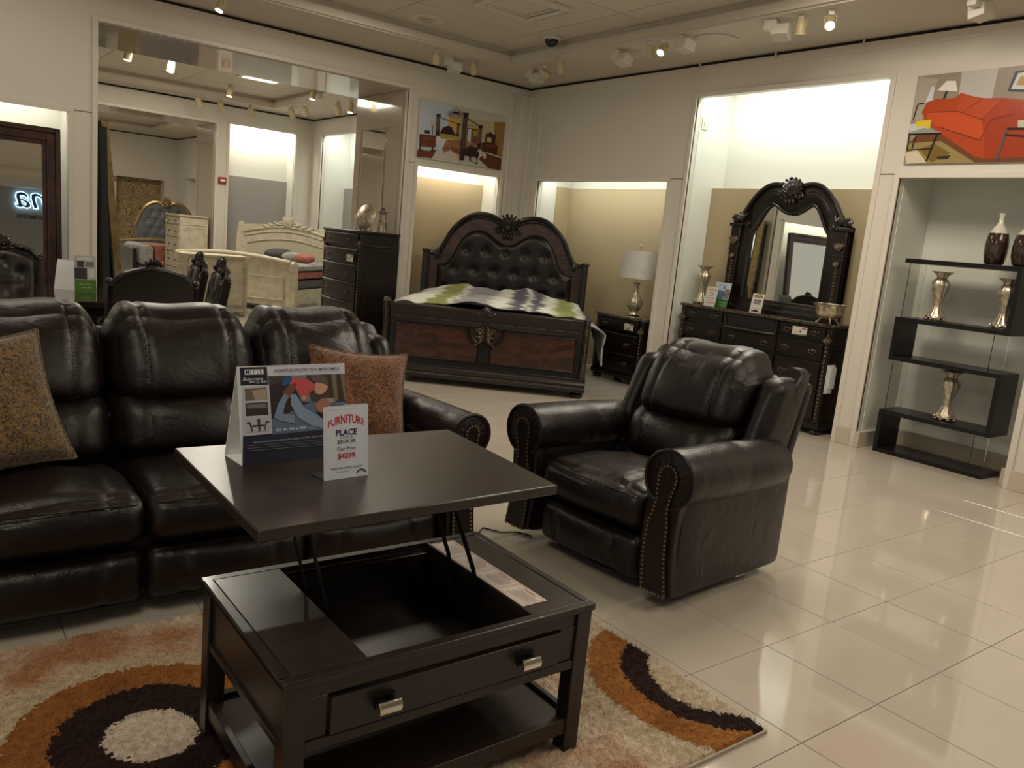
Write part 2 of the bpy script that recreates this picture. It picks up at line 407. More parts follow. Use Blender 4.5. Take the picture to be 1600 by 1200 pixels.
ceiling('ceiling_second', -5, XR+.62, 10.15, 15.66+1.2, -3.4, 5.56, 11.2, 15.02, [5.2-1.33*k for k in range(7)], [14.3-1.36*k for k in range(3)])
ceiling('ceiling_third', -5, XR+.62, 16.86, 25.8, -3.4, 5.5, 18.2, 23.6, [5.1-1.33*k for k in range(7)], [22.9-1.36*k for k in range(4)])

# walls: boxes around openings; opening = (a0, a1, ztop)
ZT = ZC-.03
def wall(name, axis, face, dirn, span, ops, depth, mt=None):
    """face plane at `face`, solid towards dirn; ops along the other axis"""
    b = B(); a = span[0]; th = dirn*depth
    def bx(s0, s1, z0, z1, d0=0, d1=None):
        f0, f1 = sorted((face+d0, face+(th if d1 is None else d1)))
        if axis == 'x': b.box(f0, f1, s0, s1, z0, z1)
        else: b.box(s0, s1, f0, f1, z0, z1)
    for (o0, o1, zt) in ops:
        bx(a, o0, 0, ZT); bx(o0, o1, zt, ZT, 0, dirn*.07); a = o1
    bx(a, span[1], 0, ZT)
    return struct(name, b, mt or M['wall'])
NR = [(2.41, 3.63, 2.30), (3.85, 5.93, 3.12), (6.2, 8.46, 2.28)]
wr = wall('wall_right', 'x', XR, 1, (-3.2, YL), NR, .62)
NL = [(-1.4, 1.31, 2.28), (1.555, 4.87, 3.13), (5.05, 6.28, 2.28)]
wl = wall('wall_far', 'y', YL, 1, (-5, XR+.62), NL, .42)
# niche shells (back, top, side liners)
def niche(axis, face, o0, o1, zt, depth, top, num, mt, floor_=False):
    b = B()
    def bx(d0, d1, s0, s1, z0, z1):
        if axis == 'x': b.box(face+d0, face+d1, s0, s1, z0, z1)
        else: b.box(s0, s1, face+d0, face+d1, z0, z1)
    bx(depth, depth+.03, o0-.01, o1+.01, 0, top); bx(.075, depth, o0, o1, top, top+.03)
    bx(.075, depth, o0-.0, o0+.004, 0, top); bx(.075, depth, o1-.004, o1, 0, top)
    return struct(f'trim_{num}', b, mt)
niche('x', XR, 2.41, 3.63, 2.30, .58, 2.52, 1, M['niche'])
niche('x', XR, 3.85, 5.93, 3.12, .58, 3.32, 2, M['niche'])
niche('x', XR, 6.2, 8.46, 2.28, .585, 2.5, 3, M['niche'])
niche('y', YL, 5.05, 6.28, 2.28, .385, 2.5, 4, M['niche'])
niche('y', YL, -1.4, 1.31, 2.28, .385, 2.5, 5, M['niche'])
# opening frames (casings)
def casing(axis, face, o0, o1, zt, num, wd=.045, pr=.018, left=True):
    b = B()
    def bx(s0, s1, z0, z1):
        if axis == 'x': b.box(face-pr, face+.02, s0, s1, z0, z1)
        else: b.box(s0, s1, face-pr, face+.02, z0, z1)
    bx(o0-wd, o1+wd, zt, zt+wd); bx(o0-wd, o0, 0, zt); bx(o1, o1+wd, 0, zt)
    return struct(f'trim_{num}', b, M['trim'], bev=.003)
for k, (ax, fc, o) in enumerate([('x', XR, NR[0]), ('x', XR, NR[1]), ('x', XR, NR[2]), ('y', YL, NL[0]), ('y', YL, NL[1]), ('y', YL, NL[2])]):
    casing(ax, fc, *o, 6+k)
# black shadow gap and top rail
b = B(); b.box(XR+.015, XR+.6, -3.2, YL, ZT, ZC); b.box(-5, XR+.6, YL+.015, YL+.4, ZT, ZC); struct('trim_12', b, M['gap'])
b = B(); b.box(XR-.012, XR+.01, -3.2, YL-.2, ZT-.075, ZT-.002); b.box(-5, XR-.2, YL-.012, YL+.01, ZT-.075, ZT-.002)
struct('trim_13', b, M['trim'])
# corner pilaster strips
b = B()
b.box(XR-.02, XR, YL-.30, YL-.26, 0, ZT-.08); b.box(XR-.025, XR, YL-.10, YL-.001, 0, ZT-.08); b.box(XR-.14, XR-.025, YL-.02, YL, 0, ZT-.08); b.box(XR-.30, XR-.26, YL-.02, YL, 0, ZT-.08)
struct('trim_14', b, M['trim'], bev=.004)
# pier seams: thin picture rails at niche-head level
b = B()
b.box(1.355, 1.51, YL-.006, YL, 2.30, 2.304); b.box(4.915, 5.005, YL-.006, YL, 2.30, 2.304)
b.box(XR-.006, XR, 5.975, 6.155, 2.30, 2.304); b.box(XR-.006, XR, 3.675, 3.805, 2.33, 2.334)
struct('trim_15', b, M['gap'])
# baseboards
b = B()
for y0, y1 in ((-3.2, 2.365), (3.675, 3.805), (5.975, 6.155), (8.505, YL-.11)): b.box(XR-.03, XR+.0, y0, y1, 0, .155)
b.box(XR-.03, XR+.57, 3.585, 3.629, 0, .14); b.box(XR+.02, XR+.57, 2.412, 2.45, 0, .14); b.box(XR+.55, XR+.578, 2.45, 3.58, 0, .14)
struct('baseboard_right', b, M['base'], bev=.004)
b = B()
for x0, x1 in ((-5, -1.45), (1.356, 1.509), (4.916, 5.004), (6.326, XR-.15)): b.box(x0, x1, YL-.03, YL, 0, .155)
struct('baseboard_far', b, M['base'], bev=.004)
# tan back panels in the niches
b = B(); b.box(XR+.40, XR+.578, 3.856, 5.924, .0, 2.25); o = struct('niche_panel', b, M['tan']); o.name = 'trim_16'
b = B(); b.box(XR+.55, XR+.583, 6.206, 8.454, 0, 2.25); b.box(XR+.32, XR+.55, 8.43, 8.454, 0, 2.25); struct('trim_17', b, M['tan'])
b = B(); b.box(5.056, 6.274, YL+.35, YL+.383, 0, 2.175); struct('trim_18', b, M['tan'])
# passage tunnel with glossy lining
def tunnel(y0, y1, x0, x1, zt, num):
    b = B()
    b.box(x0-.15, x1+.15, y0+.43, y1, zt, ZT); b.box(x0, x1, y0+.075, y0+.43, zt, ZT)
    b.box(x1, x1+.03, y0+.43, y1, 0, zt); b.box(x0-.03, x0, y0+.43, y1, 0, zt)
    b.box(x0, x0+.004, y0+.075, y1, 0, zt-.004); b.box(x1-.004, x1, y0+.075, y1, 0, zt-.004); b.box(x0, x1, y0+.075, y1, zt-.004, zt)
    b.box(x1-.012, x1-.004, y0+.12, y0+.22, 0, zt-.01); b.box(x1-.012, x1-.004, y1-.17, y1-.05, 0, zt-.01); b.box(x1-.012, x1-.004, y0+.22, y1-.17, zt-.42, zt-.01)
    return struct(f'trim_{num}', b, M['gloss'])
tunnel(YL, 10.15, 1.555, 4.87, 3.13, 19)
b = B(); b.box(4.852, 4.864, YL+.50, YL+1.10, .3, 2.70)
solo('jamb_mirror', b, M['mir'], 'tall narrow mirror set into the glossy right jamb of the wide opening', 'mirror', smooth=False)
# second room
w2 = wall('wall_second_far', 'y', 15.66, 1, (-5, 7.2), [(1.5, 4.73, 3.1), (4.98, 6.25, 3.13)], .42)
wall('wall_second_near', 'y', 10.15, -1, (-5, 7.2), [(1.555, 4.87, 3.13)], .4)
wall('wall_second_right', 'x', 6.6, 1, (10.15, 15.66), [(11.9, 15.2, 3.13)], .62)
niche('y', 15.66, 4.98, 6.25, 3.13, .385, 3.32, 20, M['niche'])
niche('x', 6.6, 11.9, 15.2, 3.13, .58, 3.32, 21, M['niche'])
casing('y', 15.66, 4.98, 6.25, 3.13, 22, .05); casing('x', 6.6, 11.9, 15.2, 3.13, 23, .05); casing('y', 15.66, 1.5, 4.73, 3.1, 24, .05)
b = B(); b.box(4.985, 6.245, 15.66+.35, 15.66+.384, 0, 2.22); b.box(6.6+.5, 6.6+.575, 11.91, 15.19, 0, 2.2); struct('trim_25', b, M['grayp'])
b = B(); b.box(-5, 6.6, 15.675, 16, ZT, ZC); b.box(6.615, 7.1, 10.15, 15.66, ZT, ZC); struct('trim_26', b, M['gap'])
tunnel(15.66, 16.86, 1.5, 4.73, 3.1, 27)
wall('wall_third_far', 'y', 25.0, 1, (-5, 7.2), [(4.9, 6.15, 2.25)], .5)
wall('wall_third_near', 'y', 16.86, -1, (-5, 7.2), [(1.5, 4.73, 3.1)], .3)
wall('wall_third_right', 'x', 6.5, 1, (16.86, 25.0), [(19.4, 24.2, 2.35)], .62)
niche('x', 6.5, 19.4, 24.2, 2.35, .58, 2.55, 28, M['niche'])
m_, n_, l_, p_ = nt('floral_wallpaper')
tc = n_.new('ShaderNodeTexCoord'); vo = n_.new('ShaderNodeTexVoronoi'); vo.inputs['Scale'].default_value = 4.6; l_.new(tc.outputs['Object'], vo.inputs[0])
wv = n_.new('ShaderNodeMath'); wv.operation = 'SINE'; mu = n_.new('ShaderNodeMath'); mu.operation = 'MULTIPLY'; mu.inputs[1].default_value = 30
l_.new(vo.outputs[0], mu.inputs[0]); l_.new(mu.outputs[0], wv.inputs[0]); nn = n_.new('ShaderNodeTexNoise'); nn.inputs['Scale'].default_value = 9; l_.new(tc.outputs['Object'], nn.inputs[0])
m2 = n_.new('ShaderNodeMath'); m2.operation = 'MULTIPLY'; l_.new(wv.outputs[0], m2.inputs[0]); l_.new(nn.outputs[0], m2.inputs[1])
rp = n_.new('ShaderNodeValToRGB'); rp.color_ramp.elements[0].position = .18; rp.color_ramp.elements[0].color = (.42, .32, .15, 1); rp.color_ramp.elements[1].position = .34; rp.color_ramp.elements[1].color = (.14, .095, .05, 1)
l_.new(m2.outputs[0], rp.inputs[0]); l_.new(rp.outputs[0], p_.inputs['Base Color'])
b = B(); b.box(4.89, 6.16, 25.40, 25.49, 0, 2.7); struct('trim_29', b, m_)
b = B(); b.box(-5, 6.5, 25.015, 25.4, ZT, ZC); b.box(6.515, 7, 16.9, 25, ZT, ZC); struct('trim_30', b, M['gap'])
# the mall across, behind the camera, seen only in the floor mirror
b = B(); b.box(-6, 12, -9.3, -9, 0, 6); struct('wall_mall', b, mat('mall_shopfront_grey', (.30, .29, .28), .5))
b = B(); b.box(-6, 12, -9.3, -3.4, -.02, -.01); struct('floor_mall', b, M['tile'])
b = B(); b.box(-6, 12, -9, -8.8, 4.15, 4.35); struct('trim_31', b, M['wall'])
b = B(); b.box(-6, 12, -9, -3.3, 4.6, 4.7); struct('ceiling_mall', b, M['ceil'])

# cove tubes behind the niche headers, with matching lights
def tube_light(axis, face, o0, o1, z, power, label, inset=.11, col=NEUT):
    ln = (o1-o0)-.16; c0 = (o0+o1)/2
    t = thing('fluorescent_batten', label, 'light', (0, 0, 0), 0, None)
    b = B(); p0 = (face+inset, o0+.1, z) if axis == 'x' else (o0+.1, face+inset, z); p1 = (face+inset, o1-.1, z) if axis == 'x' else (o1-.1, face+inset, z)
    b.tube([p0, p1], .013, 10); obj('tube', b, M['tube'], t)
    b = B()
    if axis == 'x': b.box(face+inset-.03, face+inset+.03, o0+.08, o1-.08, z+.02, z+.06)
    else: b.box(o0+.08, o1-.08, face+inset-.03, face+inset+.03, z+.02, z+.06)
    obj('batten', b, M['lampw'], t)
    if axis == 'x': area((face+inset+.02, c0, z-.02), (.06, ln), power, col, (0, math.radians(-22), 0))
    else: area((c0, face+inset+.02, z-.02), (ln, .06), power, col, (math.radians(22), 0, 0))
tube_light('x', XR, 3.85, 5.93, 3.24, 7.5, 'fluorescent batten hidden behind the head of the tall dresser niche', col=COOL)
tube_light('x', XR, 6.2, 8.46, 2.40, 4, 'fluorescent batten hidden behind the head of the niche with the nightstand', col=COOL)
tube_light('y', YL, 5.05, 6.28, 2.40, 2.6, 'fluorescent batten hidden behind the niche head under the bedroom poster')
tube_light('y', YL, -1.4, 1.31, 2.40, 3, 'fluorescent batten hidden behind the niche head above the dark floor mirror')
tube_light('y', 15.66, 4.98, 6.25, 3.22, 7, 'fluorescent batten in the far niche with the grey panel')
tube_light('x', 6.6, 11.9, 15.2, 3.22, 10, 'fluorescent batten in the side niche of the second room', col=COOL)

# ================================================================ SEATING: one builder for sofa and recliner
def groove(xs, wd=.012, dp=.014):
    return lambda x: sum(dp*math.exp(-((x-a)/wd)**2) for a in xs)
def arm_outline(cx, sg, top=.70, r=.125, zb=.05, half=.075, flare=.02):
    """front outline of a rolled arm, inner side towards -sg"""
    pts = []; zc = top-r
    for k in range(17):
        a = math.radians(-35+250*k/16); pts.append((cx+sg*.0+r*math.cos(a), zc+r*math.sin(a)))
    # pedestal
    pts += [(cx-half*1.0, zc-r*1.02), (cx-half*.8, zc-.22), (cx-half-flare, zb+.06), (cx-half-flare, zb), (cx+half+flare, zb), (cx+half+flare, zb+.06), (cx+half*.8, zc-.22), (cx+half*1.0, zc-r*1.02)]
    return pts
def seating(name, label, cat, n, sw, loc, rz, rec):
    t = thing(name, label, cat, loc, rz)
    hw = n*sw/2; la = M['lea']; aw = .105 if not rec else .125
    # base carcass
    b = B(); b.box(-hw, hw, .06, .84, .06, .30); b.box(-hw+.02, hw-.02, .66, .80, .28, .62); obj('frame', b, la, t, bev=.02)
    for k in range(n):
        x0 = -hw+k*sw; x1 = x0+sw; gx = groove([x0+sw*.22, x1-sw*.22], .009, .010)
        sg = groove([x0+sw*.26, x1-sw*.20], .008, .007)
        def wseat(x, y, z, u, v, w_, gx=sg):
            z2 = z; y2 = y
            if w_ > .5: z2 = z+.012*math.sin(9*x+5*y)*(1-u*u)-gx(x)
            if v < -.5: y2 = y+gx(x)*.7-.03*(1-w_*w_)
            return (x, y2, z2-.05*max(0, v))
        b = B(); b.cushion(x0+.004, x1-.004, -.005, .62, .275, .475, .06, (.0, .02, .035), 32, wseat); obj('seat_cushion', b, la, t)
        b = B(); ln = []
        for u in np.linspace(-1, 1, 15): ln.append(((x0+x1)/2+u*(sw/2-.035), -.012-.03*(1-u*u), .44+.012*(1-u*u)))
        b.tube(ln, .0035, 5); obj('piping', b, la, t)
        def wfoot(x, y, z, u, v, w_, gx=gx):
            return (x, y+(gx(x) if v < -.5 else 0)-.012*math.sin(PI*(w_+1)/2)*(1 if v < 0 else 0), z)
        b = B(); b.cushion(x0+.006, x1-.006, .0, .10, .055, .262, .045, (0, .03, 0), 30, wfoot); obj('footrest_panel', b, la, t)
        def wlum(x, y, z, u, v, w_, gx=gx):
            return (x, y+.10*(z-.48)/.3+(gx(x) if v < -.5 else 0)+.008*math.sin(11*x+7*z), z)
        b = B(); b.cushion(x0+.006, x1-.006, .50, .78, .45, .72, .09, (0, .045, .01), 30, wlum); obj('lumbar_cushion', b, la, t)
        def whead(x, y, z, u, v, w_, gx=gx, x0=x0):
            f = (z-.62)/.45; y2 = y+.20*f+(gx(x)*1.3 if v < -.5 else 0)+.010*math.sin(13*x+9*z+x0)
            z2 = z+(.008*math.sin(17*(x-x0)) - gx(x)*.9 if w_ > .5 else 0)-.03*max(0, abs(u)-.75)*4*(w_ > .2)
            pin = .02*max(0, -w_)*(1-abs(v)); return (x*(1)+(-u*pin), y2, z2)
        b = B(); b.cushion(x0+.002, x1-.002, .54, .84, .655, 1.045, .11, (0, .06, .02), 40, whead); obj('head_cushion', b, la, t)
        # stitched double seams
        b = B()
        for xs in (x0+sw*.22, x1-sw*.22):
            for i in range(22):
                z = .70+.30*i/21; b.ball((xs+(.007 if i % 2 else -.007), .545-.052*(1-((z-.85)/.2)**2)+.20*(z-.62)/.45-.0, z), (.003, .003, .004), 5, 3)
        obj('stitching', b, la, t, kind='stuff')
    # wings beside the back
    for sg in (-1, 1):
        def ww(x, y, z, u, v, w_, sg=sg):
            f = (z-.45)/.5; return (x+sg*.0, y+.19*f, z-(.0 if v > 0 else .04*f))
        b = B(); xa, xb = sorted((sg*(hw+.004), sg*(hw+(.13 if rec else .11))))
        b.cushion(xa, xb, .56, .86, .44, 1.0 if rec else .98, .055, (.01, .02, .0), 12, ww); obj('wing', b, la, t)
        # back shell slab
    def wb(x, y, z, u, v, w_): return (x, y+.22*(z-.3)/.7, z)
    b = B(); b.cushion(-hw-(.12 if rec else .1), hw+(.12 if rec else .1), .82, .92, .36, .93, .04, (0, .01, 0), 10, wb); obj('back_shell', b, la, t)
    # arms
    for sg in (-1, 1):
        cx = sg*(hw+aw); r = .125 if rec else .10; half = .085 if rec else .075
        zc = .70-r
        b = B()
        # roll, slightly fatter at the front and tapering to the back
        ys = [-.035, -.03, .0, .04, .20, .38, .40, .42, .62, .76, .80]; rr = [r*.86, r*.95, r, r*1.0, r*1.02, r*1.02, r*.985, r*1.02, r*.98, r*.9, r*.6]
        b.tube([(cx+sg*.01, y, zc-.02*max(0, y)) for y in ys], rr, 24); obj('arm_roll', b, la, t)
        b = B(); b.cushion(cx-half, cx+half, .0, .84, .055, zc, .03, (.01, 0, 0), 8); obj('arm_body', b, la, t)
        # front facing: scroll disc with gathered leather and pedestal strip
        b = B(); ring = [(cx+sg*.01+r*.98*math.cos(q), -.034, zc+r*.98*math.sin(q)) for q in np.linspace(0, 2*PI, 29)[:-1]]
        b.tube(ring, .008, 6, close=True); obj('welt', b, la, t)
        b = B()
        for q in np.linspace(0, 2*PI, 15)[:-1]:
            b.tube([(cx+sg*.01+d*math.cos(q), -.04+.012*(d/r), zc+d*math.sin(q)) for d in (r*.45, r*.7, r*.92)], [.016, .012, .006], 6, sq=(.5, 1))
        obj('scroll_pleats', b, la, t, kind='stuff')
        # nailhead strip: keyhole running from scroll to floor
        kw = r*.42; xc = cx+sg*.01
        def cen(z):      # centre line sways outward
            f = (zc-z)/(zc-.06); return xc-sg*(.03*math.sin(PI*f*.9)+.0)+sg*.01*f
        path = [(-kw*1.05+xc, zc+.0)]
        outl = [(xc+kw*math.cos(q), zc+.01+kw*1.1*math.sin(q)) for q in np.linspace(0, PI, 11)]
        zs = np.linspace(zc-.03, .075, 18)
        wd = [kw*(.95-.25*math.sin(PI*min(1, i/6)))+.010*(i/17)*2 for i in range(18)]
        lft = [(cen(z)-wd[i], z) for i, z in enumerate(zs)]; rgt = [(cen(z)+wd[i], z) for i, z in enumerate(zs)]
        poly = outl+lft+rgt[::-1]
        b = B(); b.prism(poly, -.046, .01); obj('scroll_panel', b, la, t)
        # pedestal front board behind strip
        ped = [(cen(z)-half-.0, z) for z in zs]+[(cen(z)+half, z) for z in zs[::-1]]
        b = B(); b.prism(ped, -.034, .02); obj('arm_front', b, la, t, bev=.008)
        b = B(); loop = poly+[poly[0]]; P = [Vector((x, 0, z)) for x, z in loop]; acc = 0; sp = .0195
        for a_, c_ in zip(P, P[1:]):
            d = (c_-a_).length; s0 = acc
            while s0 < d:
                p = a_+(c_-a_)*(s0/d); q = Vector((cen(p.z), 0, min(p.z, zc))); inn = (q-p); p = p+inn.normalized()*.008 if inn.length > .01 else p
                b.ball((p.x, -.047, p.z), (.0066, .004, .0066), 8, 4); s0 += sp
            acc = s0-d
        obj('nailhead_trim', b, M['nail'], t, 'antique brass nailheads', kind='stuff')
    # legs / glider base
    b = B()
    if rec:
        b.lathe([(.30, 0), (.31, .012), (.31, .02), (.05, .03), (.05, .07)], 28, (0, .42, 0)); obj('swivel_base', b, M['black'], t)
    else:
        for sx in (-1, 1):
            for y in (.12, .78):
                b = B(); b.lathe([(.022, 0), (.03, .02), (.032, .062)], 12, (sx*(hw-.1), y, 0)); obj('foot', b, M['black'], t)
    return t
seating('reclining_sofa', 'dark brown leather reclining sofa with three seats behind the lift-top table', 'sofa', 3, .625, (1.0, 2.95, 0), 0, False)
seating('recliner_chair', 'dark brown leather recliner armchair with nailhead arms on tiled floor', 'armchair', 1, .63, (2.525, 2.595, 0), math.radians(-85.5), True)
b = B(); b.tube([(2.13, 3.30, .008), (2.2, 3.2, .006), (2.33, 3.17, .006), (2.39, 3.22, .006), (2.44, 3.13, .006), (2.52, 3.10, .006), (2.56, 3.02, .006)], .004, 6)
solo('power_cord', b, M['black'], 'thin black power cord on the floor between sofa and recliner', 'cord')

# ---------------------------------------------------------------- throw pillows
def pillow(label, loc, eul, s, col):
    b = B(); n = 26; vs = []; fs = []
    for side in (-1, 1):
        for i in range(n+1):
            for j in range(n+1):
                u, v = -1+2*i/n, -1+2*j/n
                k = 1-.10*(1-u*u)*1.0; kk = 1-.10*(1-v*v)
                x = u*s/2*(kk if 1 else 1); z = v*s/2*k
                T = .085*((1-u**4)*(1-v**4))**.55
                T += .004*math.sin(9*u+3*v)*(1-u*u)*(1-v*v)
                vs.append((x, side*T, z))
    N = (n+1)**2
    for sd in (0, 1):
        for i in range(n):
            for j in range(n):
                q = (sd*N+i*(n+1)+j, sd*N+(i+1)*(n+1)+j, sd*N+(i+1)*(n+1)+j+1, sd*N+i*(n+1)+j+1); fs.append(q if sd == 0 else q[::-1])
    b.add(vs, fs)
    t = thing('throw_pillow', label, 'pillow', loc); t.rotation_euler = eul
    obj('pillow_cover', b, col, t)
    b = B(); e = .955
    for a_, c_ in (((-1, -1), (1, -1)), ((1, -1), (1, 1)), ((1, 1), (-1, 1)), ((-1, 1), (-1, -1))):
        pts = []
        for q in np.linspace(0, 1, 11):
            u = a_[0]+(c_[0]-a_[0])*q; v = a_[1]+(c_[1]-a_[1])*q
            pts.append((u*s/2*(1-.10*(1-v*v)), 0, v*s/2*(1-.10*(1-u*u))))
        b.tube(pts, .006, 6)
    obj('piping', b, col, t); return t
def chenille(name, c1, c2, c3):
    m, n, l, p = nt(name); tc = n.new('ShaderNodeTexCoord'); no = n.new('ShaderNodeTexNoise'); no.inputs['Scale'].default_value = 48; no.inputs['Detail'].default_value = 8; no.inputs['Distortion'].default_value = 2.5
    l.new(tc.outputs['Object'], no.inputs[0]); r = n.new('ShaderNodeValToRGB'); e = r.color_ramp.elements
    e[0].position = .40; e[0].color = (*c3, 1); e[1].position = .62; e[1].color = (*c1, 1); k = e.new(.5); k.color = (*c2, 1)
    l.new(no.outputs[0], r.inputs[0]); l.new(r.outputs[0], p.inputs['Base Color']); p.inputs['Roughness'].default_value = .85; p.inputs['Sheen Weight'].default_value = .4
    bu = n.new('ShaderNodeBump'); bu.inputs['Strength'].default_value = .6; bu.inputs['Distance'].default_value = .01; l.new(no.outputs[0], bu.inputs['Height']); l.new(bu.outputs[0], p.inputs['Normal']); return m
pillow('rust brown chenille throw pillow leaning at the right end of the sofa', (1.70, 3.36, .695), (math.radians(-24), math.radians(4), math.radians(-14)), .47, chenille('rust_chenille', (.27, .105, .03), (.16, .058, .018), (.03, .018, .015)))
pillow('olive brown chenille throw pillow at the left side of the sofa', (.215, 3.27, .745), (math.radians(-26), math.radians(-6), math.radians(14)), .50, chenille('olive_chenille', (.20, .115, .03), (.12, .065, .018), (.02, .014, .01)))

# ---------------------------------------------------------------- rug
def rugcol(x, y):
    w1 = noise.noise(Vector((x*5, y*5, 0)))*.012; d = math.hypot(x-.53, y-2.19)+w1; d2 = math.hypot(x-2.30, y-1.62)+w1
    nz = noise.noise(Vector((x*3.1, y*3.1, 4)))*.5+noise.noise(Vector((x*9, y*9, 9)))*.35
    cream, tan_, brown, dark, wht = (.47, .38, .25), (.42, .24, .12), (.23, .085, .022), (.020, .009, .008), (.58, .50, .40)
    mix = lambda a, b_, t: tuple(a[i]*(1-t)+b_[i]*t for i in range(3)); cl = lambda t: max(0, min(1, t))
    if d < .122: return wht, .030
    if d < .255: return mix(dark, (.07, .03, .015), cl(nz)), .034
    if d < .375: return mix(brown, (.42, .17, .045), cl(.4+nz)), .034
    if d < .465: return mix(cream, tan_, cl(.1+nz)), .034
    if d2 < .25: return mix(wht, cream, cl(.5+nz)), .030
    if d2 < .345: return mix(dark, (.05, .02, .012), cl(nz)), .036
    if d2 < .46: return mix(brown, (.45, .20, .055), cl(.45+nz)), .036
    if d2 < .56: return mix(cream, wht, cl(.3+nz)), .030
    return mix((.60, .50, .38), (.36, .18, .09), cl(.38+2.0*nz)), .030
rt = thing('shag_rug', 'shag rug with brown, orange and cream curved bands under the table', 'rug', (0, 0, 0))
b = B(); b.box(-.42, 2.195, 1.322, 2.885, 0, .012); obj('rug_backing', b, mat('rug_backing_cloth', (.40, .36, .30), .9), rt)
NX, NY = 300, 190; V = []; Cl = []; Fc = []
def pilez(x, y, h): return h*.62+.006*noise.noise(Vector((x*38, y*38, 0)))+.004*noise.noise(Vector((x*90, y*90, 3)))+.004*noise.noise(Vector((x*9, y*9, 6)))
for i in range(NX+1):
    for j in range(NY+1):
        x = -.415+2.605*i/NX; y = 1.327+1.553*j/NY; cc, h = rugcol(x+random.gauss(0, .004), y+random.gauss(0, .004)); e = i in (0, NX) or j in (0, NY)
        V.append((x, y, .010 if e else pilez(x, y, h))); f = .86+.30*noise.noise(Vector((x*45, y*45, 7))); Cl.append(tuple(c_*f for c_ in cc))
Fq = [(i*(NY+1)+j, (i+1)*(NY+1)+j, (i+1)*(NY+1)+j+1, i*(NY+1)+j+1) for i in range(NX) for j in range(NY)]
fcl = [Cl[q[0]] for q in Fq]
nb = 150000; xs = rng.uniform(-.41, 2.188, nb); ys = rng.uniform(1.33, 2.878, nb)
for i in range(nb):
    if project(xs[i], ys[i], .02)[1] > 1250 or project(xs[i], ys[i], .02)[0] < -60: continue
    x, y = xs[i], ys[i]; cc, h = rugcol(x+random.gauss(0, .003), y+random.gauss(0, .003)); z0 = pilez(x, y, h)-.004; a = random.uniform(0, 2*PI); wd = random.uniform(.0008, .0017)
    dx, dy = wd*math.cos(a), wd*math.sin(a); lx, ly = random.gauss(.003, .009), random.gauss(-.004, .009)
    k = len(V); V += [(x-dx, y-dy, z0), (x+dx, y+dy, z0), (x+lx, y+ly, z0+random.uniform(.006, .013))]
    Fq.append((k, k+1, k+2)); f = random.uniform(.82, 1.15); fcl.append(tuple(c_*f for c_ in cc))
b = B(); b.v = V; b.f = Fq; b.fc = fcl; obj('shag_pile', b, M['rug'], rt, smooth=False, kind='stuff')

